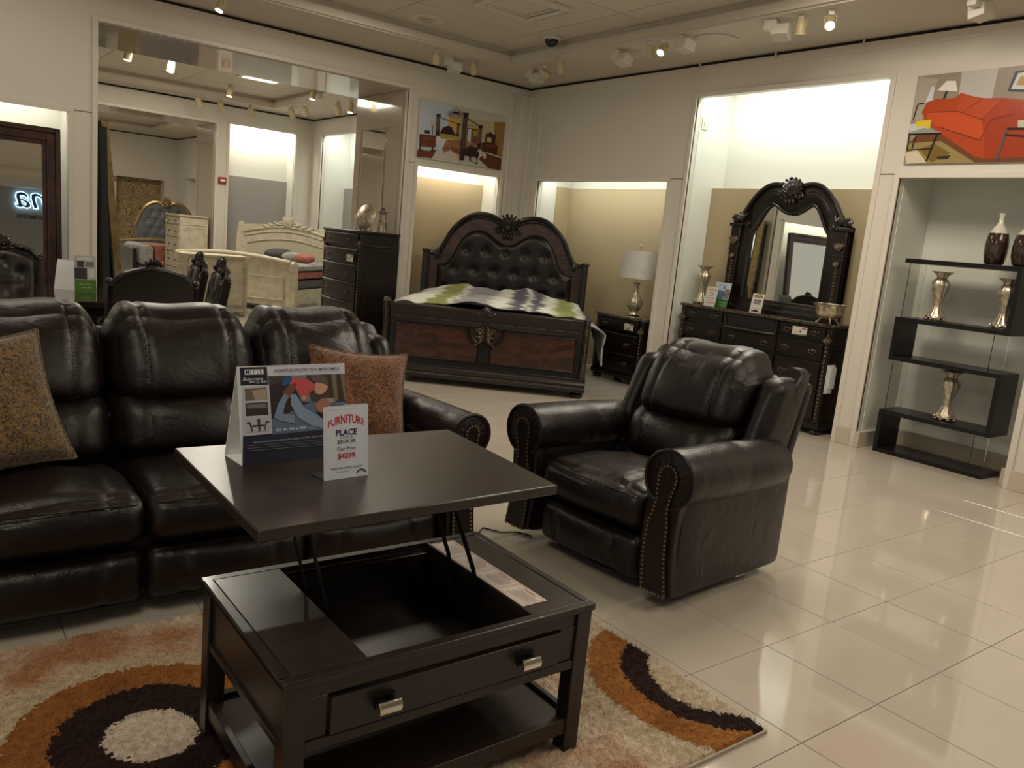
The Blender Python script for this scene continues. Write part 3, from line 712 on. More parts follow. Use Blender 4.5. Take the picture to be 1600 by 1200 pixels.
# ---------------------------------------------------------------- lift-top coffee table
def coffee_table():
    x0, x1, y0, y1, h = .650, 1.580, 1.548, 2.170, .48; zf = .03
    t = thing('lift_top_coffee_table', 'espresso wooden coffee table with raised lift top and two-handled drawer on rug', 'table', (0, 0, 0))
    W = M['dwood']; lw = .052
    for sx, sy in ((0, 0), (1, 0), (0, 1), (1, 1)):
        ax = x0+.006 if sx == 0 else x1-.006-lw; ay = y0+.006 if sy == 0 else y1-.006-lw
        b = B(); b.box(ax, ax+lw, ay, ay+lw, zf-.02, h-.021); obj('leg', b, W, t, bev=.003)
    a0, a1, c0, c1 = x0+.058, x1-.058, y0+.058, y1-.058
    b = B()  # aprons
    b.box(a0, a1, c1-.0, c1+.03, .30, h-.021); b.box(x0+.018, x0+.036, c0, c1, .30, h-.021); b.box(x1-.036, x1-.018, c0, c1, .30, h-.021)
    b.box(a0, a1, y0+.016, y0+.036, h-.062, h-.021); b.box(a0, a1, y0+.010, y0+.04, .285, .312)
    b.box(a0, a0+.055, y0+.016, y0+.034, .312, h-.062); b.box(a1-.055, a1, y0+.016, y0+.034, .312, h-.062)
    b.box(x0+.010, x0+.04, c0, c1, .285, .305); b.box(x1-.04, x1-.010, c0, c1, .285, .305)
    obj('apron', b, W, t, bev=.002)
    b = B(); b.box(a0+.060, a1-.060, y0+.006, y0+.030, .316, h-.068); dr = obj('drawer', b, W, t, bev=.002)
    for hx in (.905, 1.335):
        b = B(); b.box(hx-.026, hx+.026, y0-.002, y0+.006, .352, .386)
        b.box(hx-.022, hx-.010, y0-.022, y0-.002, .362, .376); b.box(hx+.010, hx+.022, y0-.022, y0-.002, .362, .376)
        obj('handle_backplate', b, M['black'], dr)
        b = B(); pr = [(y0-.022, .350), (y0-.031, .353), (y0-.035, .362), (y0-.033, .374), (y0-.027, .382), (y0-.021, .382), (y0-.021, .350)]
        b.prism(pr, hx-.030, hx+.030, 'x'); obj('handle', b, M['brass'], dr, 'brushed nickel pull', bev=.001)
    # inner tray
    ox0, ox1, oy0, oy1 = x0+.215, x1-.215, y0+.04, y1-.045
    b = B(); b.box(ox0-.012, ox1+.012, c0+.0, c1-.002, .315, .325); b.box(ox0-.014, ox0, c0, c1-.002, .325, h-.02); b.box(ox1, ox1+.014, c0, c1-.002, .325, h-.02)
    obj('storage_tray', b, W, t)
    # top rim and side panels
    b = B(); r = .026
    for q in ((x0, x1, y0, y0+r), (x0, x1, y1-r, y1), (x0, x0+r, y0+r, y1-r), (x1-r, x1, y0+r, y1-r)): b.box(*q, h-.021, h)
    obj('top_rim', b, M['dwood'], t, bev=.003)
    for p0, p1 in ((x0+r+.0015, ox0), (ox1, x1-r-.0015)):
        b = B(); b.box(p0, p1, y0+r+.0015, y1-r-.0015, h-.021, h-.001); obj('side_top', b, M['dtop'], t, bev=.001)
    # lower shelf
    b = B(); b.box(x0+.012, x1-.012, y0+.012, y0+.034, .075, .125); b.box(x0+.012, x1-.012, y1-.034, y1-.012, .075, .125)
    b.box(x0+.012, x0+.03, y0+.034, y1-.034, .075, .125); b.box(x1-.03, x1-.012, y0+.034, y1-.034, .075, .125); obj('shelf_frame', b, W, t, bev=.002)
    b = B(); b.box(x0+.032, x1-.032, y0+.036, y1-.036, .095, .112); obj('lower_shelf', b, M['dtop'], t)
    # lifted lid
    zt = .785; th = .030; q = [(.633, 1.697), (1.543, 1.728), (1.592, 2.412), (.640, 2.432)]
    b = B(); b.prism(q, zt-th, zt, 'z'); obj('lift_top', b, M['dtop'], t, bev=.004)
    for mx in (ox0+.012, ox1-.012):
        for ya, yb in ((1.79, 2.02), (1.93, 2.16)):
            b = B(); b.tube([(mx, ya+.02, .40), (mx, ya+.06, .50), (mx, yb+.03, zt-th-.012)], .012, 4, sq=(1, .25)); obj('lift_arm', b, M['black'], t, bev=0)
        b = B(); b.box(mx-.004, mx+.004, 1.95, 2.30, zt-th-.03, zt-th); obj('lift_bracket', b, M['black'], t)
        b = B(); b.box(mx-.004, mx+.004, 1.70, 2.08, .345, .41); obj('lift_bracket', b, M['black'], t)
    for sx in (ox0+.05, ox1-.05):
        b = B(); b.tube([(sx+.005*math.cos(k), c1-.01-.0, .37+.003*k) for k in np.linspace(0, 12, 40)], .0022, 5); obj('spring', b, M['brass'], t)
    return t, ox1, x1
_, ox1, x1t = coffee_table()
P = Print(.50, .088, srgb(205, 195, 188)); red = srgb(150, 70, 60); gy = srgb(130, 110, 108)
P.rect(.006, .006, .488, .0014, red); P.rect(.006, .080, .488, .0014, red); P.rect(.006, .006, .0014, .075, red); P.rect(.493, .006, .0014, .075, red)
for k in (1, 2, 3): P.rect(k*.124, .007, .0014, .074, red)
for k in range(4):
    P.text('WARNING', k*.124+.062, .012, .012, red, .01)
    for j in range(8): P.rect(k*.124+.012, .027+j*.006, random.uniform(.07, .098), .0014, gy)
st = thing('warning_sticker', 'long white and red printed warning sticker on the right side of the table', 'sticker', (ox1+.004, 1.625, .4805)); st.rotation_euler = (-PI/2, 0, 0)
for pt in [1]:
    o = P.obj('print', st); o.rotation_euler = (0, 0, 0)
st.rotation_euler = Matrix(((0, 0, 1), (1, 0, 0), (0, 1, 0))).to_euler()
st.matrix_world = Matrix(((0, 0, -1, ox1+.094), (1, 0, 0, 1.625), (0, -1, 0, .4801), (0, 0, 0, 1)))

# ---------------------------------------------------------------- table signs
def a_frame(label, name, loc, rz, w_, h, dep, pr, side=M['white']):
    """tent card: sloped front sheet with print, back sheet"""
    t = thing(name, label, 'sign', loc, rz); th = .0016; ang = math.atan2(dep/2, h)
    b = B()
    b.prism([(0, 0), (dep/2, h), (dep/2+.002, h), (.004, 0)], 0, w_, 'x'); b.prism([(dep, 0), (dep/2, h), (dep/2-.002, h), (dep-.004, 0)], 0, w_, 'x'); b.box(0, w_, .0, dep, 0, .0012)
    obj('card', b, side, t)
    o = pr.obj('print', t); o.rotation_euler = (-ang, 0, 0); o.location = (0, -.0006, 0); return t
w_, h_ = .345, .275
P = Print(w_, h_/math.cos(.23), srgb(196, 200, 212)); dk = srgb(44, 46, 58); Q = P.h
P.quad([(95, 108), (1068, 100), (985, 925), (103, 992)])
P.t([(120, 112), (362, 112), (362, 290), (120, 292)], (40, 40, 50)); P.t([(366, 208), (1062, 205), (1030, 560), (1000, 700), (366, 740)], (70, 62, 62))
P.t([(118, 740), (366, 730), (1010, 690), (985, 925), (103, 992)], (42, 44, 58)); P.t([(366, 460), (1035, 470), (1000, 700), (366, 740)], (92, 108, 130))
P.t([(370, 300), (700, 210), (720, 460), (420, 600), (370, 600)], (52, 44, 46)); P.t([(560, 208), (700, 206), (720, 460), (640, 460)], (120, 118, 125)); P.t([(900, 206), (1060, 205), (1040, 470), (905, 450)], (66, 54, 48)); P.t([(930, 206), (975, 206), (955, 460), (925, 455)], (118, 106, 92)); P.t([(1010, 206), (1050, 206), (1040, 460), (1015, 460)], (120, 108, 94))
P.t([(490, 240), (530, 208), (570, 210), (560, 270), (510, 310), (480, 290)], (50, 84, 130)); P.t([(545, 290), (580, 235), (700, 240), (775, 300), (770, 350), (720, 370), (690, 410), (640, 405), (610, 350)], (190, 84, 88))
P.t([(640, 400), (690, 405), (680, 440), (645, 445)], (190, 140, 120)); P.t([(775, 290), (800, 270), (870, 290), (885, 330), (850, 380), (800, 400), (760, 380), (770, 340)], (196, 150, 130)); P.t([(740, 220), (800, 205), (870, 230), (895, 280), (890, 325), (860, 300), (790, 280), (750, 270)], (96, 84, 78))
P.t([(540, 300), (600, 280), (600, 330), (560, 380), (590, 420), (545, 420), (480, 430), (480, 360)], (110, 74, 62)); P.t([(545, 390), (590, 385), (660, 520), (830, 620), (830, 705), (690, 670), (590, 600), (540, 480)], (128, 146, 170)); P.t([(430, 470), (490, 380), (530, 400), (490, 480), (465, 560), (560, 580), (555, 650), (430, 620), (385, 590)], (116, 134, 160))
P.t([(750, 490), (800, 440), (850, 430), (910, 440), (880, 500), (850, 560), (780, 560), (755, 520)], (164, 112, 92)); P.t([(740, 560), (780, 555), (870, 600), (870, 640), (800, 620)], (36, 32, 38)); P.t([(840, 430), (920, 432), (930, 470), (880, 480)], (150, 140, 138))
P.t([(140, 310), (366, 290), (360, 730), (125, 745)], (176, 176, 186)); P.t([(150, 322), (340, 315), (340, 428), (150, 435)], (110, 92, 84)); P.t([(210, 340), (335, 330), (335, 425), (235, 430)], (160, 142, 128)); P.t([(150, 455), (340, 450), (340, 565), (148, 572)], (52, 48, 50)); P.t([(160, 470), (330, 460), (330, 500), (160, 505)], (110, 106, 110)); P.t([(150, 595), (345, 585), (345, 705), (145, 715)], (170, 170, 178))
P.t([(190, 655), (300, 650), (300, 665), (190, 670)], (36, 36, 44)); P.t([(240, 600), (265, 598), (262, 705), (245, 706)], (60, 60, 66)); P.t([(150, 625), (180, 622), (200, 705), (188, 708), (172, 640), (150, 640)], (60, 58, 64)); P.t([(340, 620), (310, 622), (292, 700), (300, 704), (318, 636), (340, 634)], (60, 58, 64))
for k, ch in enumerate('MFS'):
    P.t([(156+57*k, 140), (208+57*k, 139), (208+57*k, 190), (156+57*k, 190)], (214, 216, 222)); x, z = P.tr([(182+57*k, 184)])[0]; P.text(ch, x, z, .018, dk, .012)
wh = srgb(214, 216, 224)
x, z = P.tr([(225, 245)])[0]; P.text('Relax more,', x, z, .0125, wh, 0, .35); x, z = P.tr([(265, 270)])[0]; P.text('worry less', x, z, .0125, wh, 0, .35)
x, z = P.tr([(718, 168)])[0]; P.text('FURNITURE PROTECTION MADE SIMPLE', x, z, .0118, dk, .012, sx=1.0)
x, z = P.tr([(520, 705)])[0]; P.text('Go on...live a little.', x, z, .013, wh, .01, .3); x, z = P.tr([(780, 698)])[0]; P.text('Enjoy your new', x, z, .014, srgb(150, 152, 162))
x, z = P.tr([(540, 788)])[0]; P.text('PROTECTION PLAN COVERAGE FOR FABRIC, LEATHER, VINYL, WOOD & MORE', x, z, .0072, srgb(170, 172, 182))
for k in range(3): P.tl([(140, 828+20*k), (600, 806+20*k), (980, 785+20*k)], .0012, (112, 114, 126))
a_frame('large tent card with photo of adult lifting child, reading FURNITURE PROTECTION MADE SIMPLE', 'tent_card', (.762, 2.190, .7852), math.radians(5), w_, h_, .125, P)
def lstand(name, label, loc, rz, w_, h, pr, lean=.16):
    t = thing(name, label, 'sign', loc, rz); th = .002
    b = B(); tz = math.tan(lean)
    b.prism([(0, 0), (h*tz, h), (h*tz+th, h), (th, 0)], 0, w_, 'x'); b.prism([(.0, .0), (-.0, .0018), (.075, .0018), (.075, 0)], 0, w_, 'x'); obj('acrylic_holder', b, M['glass'], t)
    o = pr.obj('print', t); o.rotation_euler = (-lean, 0, 0); o.location = (0, -.0012, 0); return t
P = Print(.142, .205, srgb(208, 214, 226)); rd = srgb(186, 40, 40); nv = srgb(40, 48, 82); gk = srgb(60, 62, 70)
P.rect(.008, .010, .0006, .185, srgb(170, 176, 190)); P.rect(.134, .010, .0006, .185, srgb(170, 176, 190)); P.rect(.008, .195, .1266, .0006, srgb(170, 176, 190))
P.text('FURNITURE', .071, .146, .0235, rd, .02, sx=.95, arch=.42); P.text('PLACE', .071, .122, .0235, nv, .03, sx=1.0)
P.text('Compare At', .071, .1135, .0085, gk); P.text('$8599.99', .071, .099, .0155, gk, .005); P.text('Our Price', .071, .0795, .0150, gk); P.text('$4299', .071, .057, .022, rd, .02)
P.text('Power Rec. Sofa & Loveseat', .071, .028, .0088, gk, .01); P.text('Furniture Place', .058, .018, .0062, gk)
for k in range(8):
    a0, a1 = PI*(.15+.7*k/8), PI*(.15+.7*(k+1)/8); P.poly([(.118+.018*math.cos(a0), .004+.018*math.sin(a0)), (.118+.018*math.cos(a1), .004+.018*math.sin(a1)), (.118+.014*math.cos(a1), .004+.014*math.sin(a1)), (.118+.014*math.cos(a0), .004+.014*math.sin(a0))], srgb(60, 40, 44))
lstand('price_sign', 'white price sign on the table reading FURNITURE PLACE, $8599.99 and $4299', (.918, 1.990, .7852), math.radians(5), .142, .205, P, .12)

# ================================================================ BEDROOM SET
def interp(pts): xs = [p[0] for p in pts]; zs = [p[1] for p in pts]; return lambda x: float(np.interp(abs(x), xs, zs))
def smooth_interp(pts):
    f = interp(pts); return lambda x: sum(f(abs(x)+d)*k for d, k in ((-.05, .2), (-.025, .2), (0, .2), (.025, .2), (.05, .2)))
def tufts(btns, base, r=.055, dp=.045):
    def d(x, z):
        v = base
        for bx, bz in btns:
            q = ((x-bx)**2+(z-bz)**2)/(r*r)
            if q < 9: v -= dp*math.exp(-q)
        return v
    return d
def king_bed():
    t = thing('king_bed', 'carved cherry king bed with tufted brown leather headboard in the far corner', 'bed', (4.651, 6.528, 0), math.radians(-40.0))
    t.scale = (.975, 1, 1)
    # local: footboard front at y=0, centre x=0, width 2.12, headboard at y=2.25
    Wd = 1.055; yh = 2.21
    top = smooth_interp([(0, 1.69), (.06, 1.69), (.12, 1.72), (.21, 1.768), (.35, 1.785), (.43, 1.775), (.51, 1.745), (.60, 1.675), (.68, 1.60), (.75, 1.50), (.80, 1.37), (.85, 1.28), (.89, 1.255), (.95, 1.262), (1.2, 1.262)])
    hb = t
    b = B(); b.field(-1.0, 1.0, lambda x: .25, lambda x: top(x)-.01, lambda x, z, u, v: .035-yh, 60, 6, back=yh+.03); obj('headboard_panel', b, M['cherry'], t)
    b = B(); pts = [(x, yh-.045, top(x)) for x in np.linspace(-.99, .99, 80)]; b.tube(pts, .030, 8); obj('headboard_rail', b, M['cherd'], t)
    b = B(); pts = [(x, yh-.055, top(x)-.050) for x in np.linspace(-.86, .86, 70)]; b.tube(pts, .009, 6); obj('inner_moulding', b, M['cherd'], t)
    lt = smooth_interp([(0, 1.425), (.07, 1.435), (.14, 1.48), (.22, 1.545), (.30, 1.58), (.40, 1.583), (.48, 1.555), (.56, 1.49), (.62, 1.39), (.67, 1.27), (.72, 1.165), (.78, 1.13), (.88, 1.12), (1.2, 1.12)])
    btn = [(x, 1.335) for x in (-.50, -.25, 0, .25, .50)]+[(x, 1.095) for x in (-.64, -.385, -.13, .13, .385, .64)]+[(x, .85) for x in (-.76, -.51, -.255, 0, .255, .51, .76)]
    tf = tufts(btn, 0, .05, .045)
    def dep(x, z, u, v):
        e = min(1, (lt(x)-z)/.07, (.865-abs(x))/.07); e = max(0, e); return .045+.055*math.sqrt(e)+tf(x, z)-yh
    b = B(); b.field(-.865, .865, lambda x: .5, lt, dep, 96, 44, back=yh-.03); obj('tufted_panel', b, M['lea2'], t, 'tufted brown leather')
    for bx, bz in btn:
        b = B(); b.ball((bx, yh-.062, bz), (.013, .008, .013), 8, 5); obj('button', b, M['lea2'], t)
    b = B(); path = [(-.875, z) for z in np.linspace(.78, 1.09, 14)]+[(x, lt(x)+.012) for x in np.linspace(-.865, .865, 92)]+[(.875, z) for z in np.linspace(1.09, .78, 14)]
    for x, z in path: b.ball((x, yh-.048, z), (.0085, .009, .0085), 6, 4)
    obj('nailhead_trim', b, M['carvg'], t, kind='stuff')
    for sg in (-1, 1):   # posts
        b = B(); b.box(sg*1.0-.04+sg*.02, sg*1.0+.04+sg*.02, yh-.09, yh+.03, 0, 1.27); b.cushion(sg*1.02-.055, sg*1.02+.055, yh-.10, yh+.04, 1.265, 1.30, .012, n=4); obj('post', b, M['cherd'], t, bev=.006)
        b = B()
        for z in np.linspace(.45, 1.24, 34): b.ball((sg*1.02, yh-.094, z), (.010, .010, .009), 6, 4)
        obj('beading', b, M['carvg'], t, kind='stuff')
        b = B(); scroll(b, (sg*.86, 1.225), .032, -sg, yh-.075, .010)
        for k in range(4): b.leaf((sg*(.86+.012*k), yh-.06, 1.20-.004*k), math.radians(90+sg*(-55+30*k)), .10, .020, .02, .2*sg)
        obj('shoulder_carving', b, M['carv'], t)
        b = B(); scroll(b, (sg*.13, 1.60), .045, -sg, yh-.078, .013); obj('crest_scroll', b, M['carv'], t)
    b = B(); crest(b, (0, yh-.07, 1.50), .34, .38, .04, 9); obj('crest_carving', b, M['carv'], t)
    # footboard
    b = B(); prof = [(0.0, .12), (.0, .20), (.015, .26), (.012, .60), (-.01, .69), (-.045, .745), (-.05, .775), (-.02, .79), (.03, .785), (.05, .75), (.05, .20), (.05, .12)]
    b.prism([(y+.03, z) for y, z in prof], -1.0, 1.0, 'x'); obj('footboard', b, M['cherd'], t, bev=.004)
    for x0, x1 in ((-.93, -.07), (.07, .93)):
        b = B(); b.box(x0, x1, .028, .04, .25, .585); pn = obj('veneer_panel', b, M['cherry'], t, bev=.003)
        b = B(); fr = [(x0, .25), (x1, .25), (x1, .585), (x0, .585)]
        b.tube([(x, .028, z) for x, z in fr], .008, 6, close=True); obj('panel_moulding', b, M['cherd'], pn)
    b = B()
    for x in np.linspace(-.95, .95, 76): b.ball((x, .022, .655), (.009, .010, .009), 6, 4)
    obj('beading', b, M['carvg'], t, kind='stuff')
    b = B(); b.tube([(.19*math.cos(a), .018, .60+.19*math.sin(a)) for a in np.linspace(PI, 2*PI, 20)], .012, 7); b.tube([(.16*math.cos(a), .020, .60+.16*math.sin(a)) for a in np.linspace(PI, 2*PI, 20)], .006, 6)
    b.box(-.05, .05, .022, .04, .25, .44); obj('medallion', b, M['cherd'], t)
    b = B()
    for sx in (-1, 1):
        for k, (a, l_) in enumerate(((20, .10), (65, .09), (-30, .08), (-70, .13))): b.leaf((sx*.015, .018, .53), math.radians(90-sx*(90-a)), l_, .018, .02, .35*sx)
        scroll(b, (sx*.07, .575), .03, sx, .014, .007)
    obj('medallion_carving', b, M['carvg'], t)
    b = B(); crest(b, (0, -.012, .715), .22, .12, .025, 7); obj('rail_carving', b, M['carv'], t)
    for sg in (-1, 1):
        b = B(); b.prism([(-.035, .06), (-.03, .26), (.0, .3), (.0, .62), (-.03, .72), (-.05, .79), (0, .83), (.06, .80), (.075, .3), (.075, .06)], sg*1.03-.03, sg*1.03+.03, 'x'); obj('footboard_post', b, M['cherd'], t, bev=.006)
        b = B()
        for z in np.linspace(.30, .78, 22): b.ball((sg*1.03, -.035*max(0, (z-.62))/.17-.006, z), (.011, .014, .010), 6, 4)
        obj('beading', b, M['carvg'], t, kind='stuff')
        b = B(); b.lathe([(.045, 0), (.062, .015), (.066, .035), (.05, .055), (.055, .075)], 14, (sg*.99, .03, 0), lambda a, z: 1+.06*math.cos(8*a)); obj('bun_foot', b, M['cherd'], t)
        b = B(); b.box(sg*1.0-.03, sg*1.0+.03, .08, yh-.05, .18, .42); obj('side_rail', b, M['cherd'], t, bev=.004)
    b = B(); b.prism([(-.055, .065), (-.06, .10), (-.045, .115), (-.05, .14), (-.03, .165), (-.03, .20), (.08, .20), (.08, .065)], -1.065, 1.065, 'x'); obj('base_moulding', b, M['cherd'], t, bev=.003)
    b = B()
    for x in np.linspace(-1.05, 1.05, 105): b.box(x-.007, x+.007, -.060, -.04, .103, .116)
    obj('reeded_moulding', b, M['carvg'], t, kind='stuff')
    b = B(); b.cushion(-.96, .96, .12, yh-.08, .30, .70, .08, n=8); obj('mattress', b, M['bedcl'], t)
    return t
king_bed()
# comforter
def comforter():
    cm = Matrix.Identity(4)
    N, K = 150, 120; V = []; F_ = []; Cc = []
    def colr(s, y):
        q = s+.06*noise.noise(Vector((s*4, y*3, 0)))+.07*noise.noise(Vector((s*3, y*22, 3)))+.04*noise.noise(Vector((s*7, y*60, 5)))
        W_ = (.66, .66, .60); G = (.12, .115, .14); g2 = (.30, .29, .30); Gr = (.27, .29, .11)
        st = [(-1.3, g2), (-.95, g2), (-.88, W_), (-.66, W_), (-.62, Gr), (-.42, Gr), (-.38, W_), (-.30, g2), (-.05, g2), (.06, W_), (.16, W_), (.22, G), (.31, G), (.35, W_), (.42, G), (.50, G), (.56, W_), (.62, W_), (.70, Gr), (.86, Gr), (.92, W_), (1.0, g2), (1.4, (.45, .45, .44))]
        return tuple(float(np.interp(q, [a[0] for a in st], [a[1][i] for a in st])) for i in range(3))
    for i in range(N+1):
        s = -1.12+2.60*i/N       # arc coordinate across bed
        for j in range(K+1):
            y = .075+1.985*j/K
            wr = .05*noise.noise(Vector((s*2.4+y*2.0, y*6, 1)))+.030*noise.noise(Vector((s*5, y*16, 2)))+.016*noise.noise(Vector((s*9, y*34, 8)))
            if s > .97:
                dd = s-.97; lim = max(.04, .42-.32*j/K*1.6 if j < K*.6 else .10); dd = min(dd, lim+.01*noise.noise(Vector((s, y*6, 0))))
                x = .97+(.05+.17*(1-j/K))*math.sin(min(1, dd/.12)*PI/2)+.02*noise.noise(Vector((dd*5, y*14, 0))); z = .755-dd+.02*noise.noise(Vector((y*9, 5, 0)))
                y2 = y+.03*noise.noise(Vector((dd*8, y*8, 0)))-(.06*dd if j < 8 else 0)
            elif s < -1.0: x = -1.0-.03; z = .755+(s+1.0); y2 = y
            else:
                x = s; z = .765+.075*(1-s**4)+wr*(1-.6*s**4)+.03*noise.noise(Vector((s*2, y*2, 5)))+.05*math.exp(-((y-1.6)/.35)**2)*(1-s**4); y2 = y
            V.append(tuple(cm @ Vector((x, y2, z))))
            Cc.append(colr(s, y))
    b = B()
    for i in range(N):
        for j in range(K):
            q = (i*(K+1)+j, (i+1)*(K+1)+j, (i+1)*(K+1)+j+1, i*(K+1)+j+1); F_.append(q)
    me = bpy.data.meshes.new('comforter'); me.from_pydata(V, [], F_); at = me.color_attributes.new('Col', 'FLOAT_COLOR', 'POINT')
    at.data.foreach_set('color', [c_ for q in Cc for c_ in (*q, 1)]); me.materials.append(M['beddy']); me.polygons.foreach_set('use_smooth', [True]*len(me.polygons))
    o = bpy.data.objects.new('comforter', me); C.objects.link(o); o.location = (4.651, 6.528, 0); o.rotation_euler = (0, 0, math.radians(-40)); md = o.modifiers.new('thick', 'SOLIDIFY'); md.thickness = .012; md.offset = -1
    o['label'] = 'crumpled white, grey and lime striped comforter draped on the king bed'; o['category'] = 'bedding'
comforter()

# ---------------------------------------------------------------- case goods (local: front at y=0 facing -y, width along x)
def bail(b, x, z, y, s=1):
    b.ball((x, y, z+.006*s), (.016*s, .006, .012*s), 8, 5); b.ball((x-.03*s, y, z+.004*s), (.008*s, .006, .012*s), 6, 4); b.ball((x+.03*s, y, z+.004*s), (.008*s, .006, .012*s), 6, 4)
    b.tube([(x+s*.034*math.cos(a), y-.012, z+s*.022*math.sin(a)) for a in np.linspace(PI, 2*PI, 9)], .003*s, 5)
def case(name, label, cat, loc, rz, wd, dp, h, rows, mt, top, bow=0.0, feet=True, cols=1, carve=None, hdl=True, panel=True, step=None, legs='bun'):
    """rows: list of (z0,z1); cols: list of x fractions"""
    t = thing(name, label, cat, loc, rz); hw = wd/2; pw = .055
    zb = .10
    b = B(); b.box(-hw+.012, hw-.012, .02, dp, zb, h-.03); obj('carcass', b, mt, t, bev=.004)
    b = B(); b.box(-hw-.012, hw+.012, -.012, dp, zb-.045, zb+.01); b.box(-hw+.0, hw-.0, -.0, dp, zb+.01, zb+.035); obj('plinth', b, mt, t, bev=.006)
    bowf = lambda x: -bow*(1-(x/hw)**2)
    n = 16 if bow else 2
    out = [(-hw-.02, dp), (-hw-.02, -.02)]+[(x, -.02+bowf(x)) for x in np.linspace(-hw+.05, hw-.05, n)]+[(hw+.02, -.02), (hw+.02, dp)]
    b = B(); b.prism(out, h-.03, h, 'z'); obj('top', b, top, t, bev=.006)
    for sg in (-1, 1):
        b = B(); b.box(sg*(hw-pw/2)-pw/2, sg*(hw-pw/2)+pw/2, -.006, .05, zb+.03, h-.03); p = obj('corner_post', b, mt, t, bev=.004)
        b = B(); z = zb+.06
        while z < h-.10:
            b.ball((sg*(hw-pw/2), -.010, z), (.013, .010, .016), 6, 4); z += .036
        for k in range(5): b.leaf((sg*(hw-pw/2), -.008, h-.17), math.radians(30+30*k), .055, .012, .012, 0)
        obj('post_carving', b, carve or M['carvg'], p, kind='stuff')
        if panel:
            b = B(); fr = [(.09, zb+.09), (dp-.06, zb+.09), (dp-.06, h-.24), (.09, h-.24)]; b.tube([(sg*(hw-.012), y, z) for y, z in fr], .008, 5, close=True)
            b.tube([(sg*(hw-.010), .02, h-.17), (sg*(hw-.010), dp-.01, h-.17)], .012, 6); obj('side_moulding', b, mt, t)
        for y in ((.03, dp-.06) if legs else ()):
            b = B(); b.lathe([(.038, 0), (.052, .012), (.056, .03), (.042, .05), (.046, .062)], 12, (sg*(hw-.05), y+.02, 0), lambda a, z: 1+.07*math.cos(7*a)); obj('bun_foot', b, mt, t)
    cl = cols if hasattr(cols, '__len__') else [i/cols for i in range(cols+1)]
    for (z0, z1) in rows:
        for c0, c1 in zip(cl, cl[1:]):
            xa = -hw+pw+(wd-2*pw)*c0+.008; xb = -hw+pw+(wd-2*pw)*c1-.008
            if step and step(z0, c0): continue
            xs = np.linspace(xa, xb, 9 if bow else 2)
            b = B(); o2 = [(x, -.008+bowf(x)) for x in xs]+[(x, .03) for x in xs[::-1]]
            b.prism(o2, z0+.006, z1-.006, 'z'); d = obj('drawer', b, mt, t, bev=.004)
            b = B(); fr = [(x, -.010+bowf(x), z0+.022) for x in xs]+[(x, -.010+bowf(x), z1-.022) for x in xs[::-1]]; b.tube(fr, .0045, 5, close=True); obj('bead_moulding', b, mt, d)
            if hdl:
                span = xb-xa; zz = (z0+z1)/2
                for x in ([(xa+xb)/2] if span < .45 else [xa+span*.2, xb-span*.2]):
                    b = B(); bail(b, x, zz, -.014+bowf(x), 1.0); obj('handle', b, M['carvg'], d)
        if bow:
            xs = np.linspace(-hw+pw, hw-pw, 14); b = B(); b.tube([(x, -.004+bowf(x), z1) for x in xs], .010, 6); obj('divider_moulding', b, mt, t)
    return t
DW = M['cherd']
# chest in the opening: faces -x  (rot -90: local x -> -y ; local -y -> -x)
case('tall_chest', 'dark cherry tall chest of bowed drawers with a white price tag, at the opening', 'chest of drawers', (4.30, 9.17, 0), math.radians(-90), 1.02, .50, 1.44,
     [(.14, .36), (.37, .59), (.60, .82), (.83, 1.03), (1.04, 1.21), (1.25, 1.39)], DW, DW, bow=.05)
case('nightstand', 'dark carved nightstand with price tag, under the white-shaded lamp', 'nightstand', (6.60, 6.63, 0), math.radians(-90), .76, .44, .77,
     [(.13, .34), (.35, .56), (.59, .73)], DW, M['marble'], bow=.04)
d = case('dresser', 'wide dark carved dresser with brown marble top in the tall lit niche', 'dresser', (6.64, 4.885, 0), math.radians(-90), 1.76, .38, 1.02,
     [(.13, .40), (.41, .67), (.68, .84), (.87, .985)], DW, M['marble'], bow=0, cols=[0, .30, .70, 1.0], step=lambda z, c: (z > .8 and .2 < c < .5))
b = B(); xs = np.linspace(-.30, .30, 14); b.prism([(x, -.05*(1-(x/.30)**2)-.006) for x in xs]+[(x, .05) for x in xs[::-1]], .845, .862, 'z'); obj('marble_ledge', b, M['marble'], d)
b = B(); b.prism([(x, -.0) for x in (-.32, .32)]+[(.32, .012), (-.32, .012)], .865, .985, 'z'); obj('recess_back', b, M['dark'], d)
for sg in (-1, 1):
    b = B(); b.lathe([(.012, 0), (.02, .02), (.024, .05), (.014, .08), (.02, .12)], 10, (sg*.30, -.004, .864)); obj('baluster', b, DW, d)
# paper tags
def tag(label, loc, rz, tilt=0, s=1.0, par=None):
    P = Print(.15*s, .075*s, srgb(205, 200, 190)); P.text('A', .03*s, .03*s, .03*s, srgb(190, 140, 60)); P.rect(.095*s, .055*s, .045*s, .010*s, srgb(150, 40, 40))
    P.poly([(.085*s+.009*s*math.cos(a), .032*s+.009*s*math.sin(a)) for a in np.linspace(0, 2*PI, 11)[:-1]], srgb(20, 20, 20)); P.rect(.02*s, .012*s, .03*s, .004*s, srgb(150, 90, 60))
    t = thing('price_tag', label, 'tag', loc, rz); b = B(); b.box(0, .15*s, .0006, .003, 0, .075*s); obj('card', b, M['white'], t); P.obj('print', t)
    return t
tag('white product tag hanging on the tall dark chest', (4.222, 8.86, 1.075), math.radians(-90), s=1.1)
tag('white product tag hanging on the dark nightstand beside the bed', (6.548, 6.50, .625), math.radians(-90), s=.95)
tag('white product tag hanging on the wide dark dresser under the bowl', (6.624, 4.40, .885), math.radians(-88), s=1.0)
b = B(); b.box(6.66, 6.78, 4.002-.008, 4.0-.004, .42, .70); b.box(6.70, 6.80, 3.986, 3.99, .38, .66)
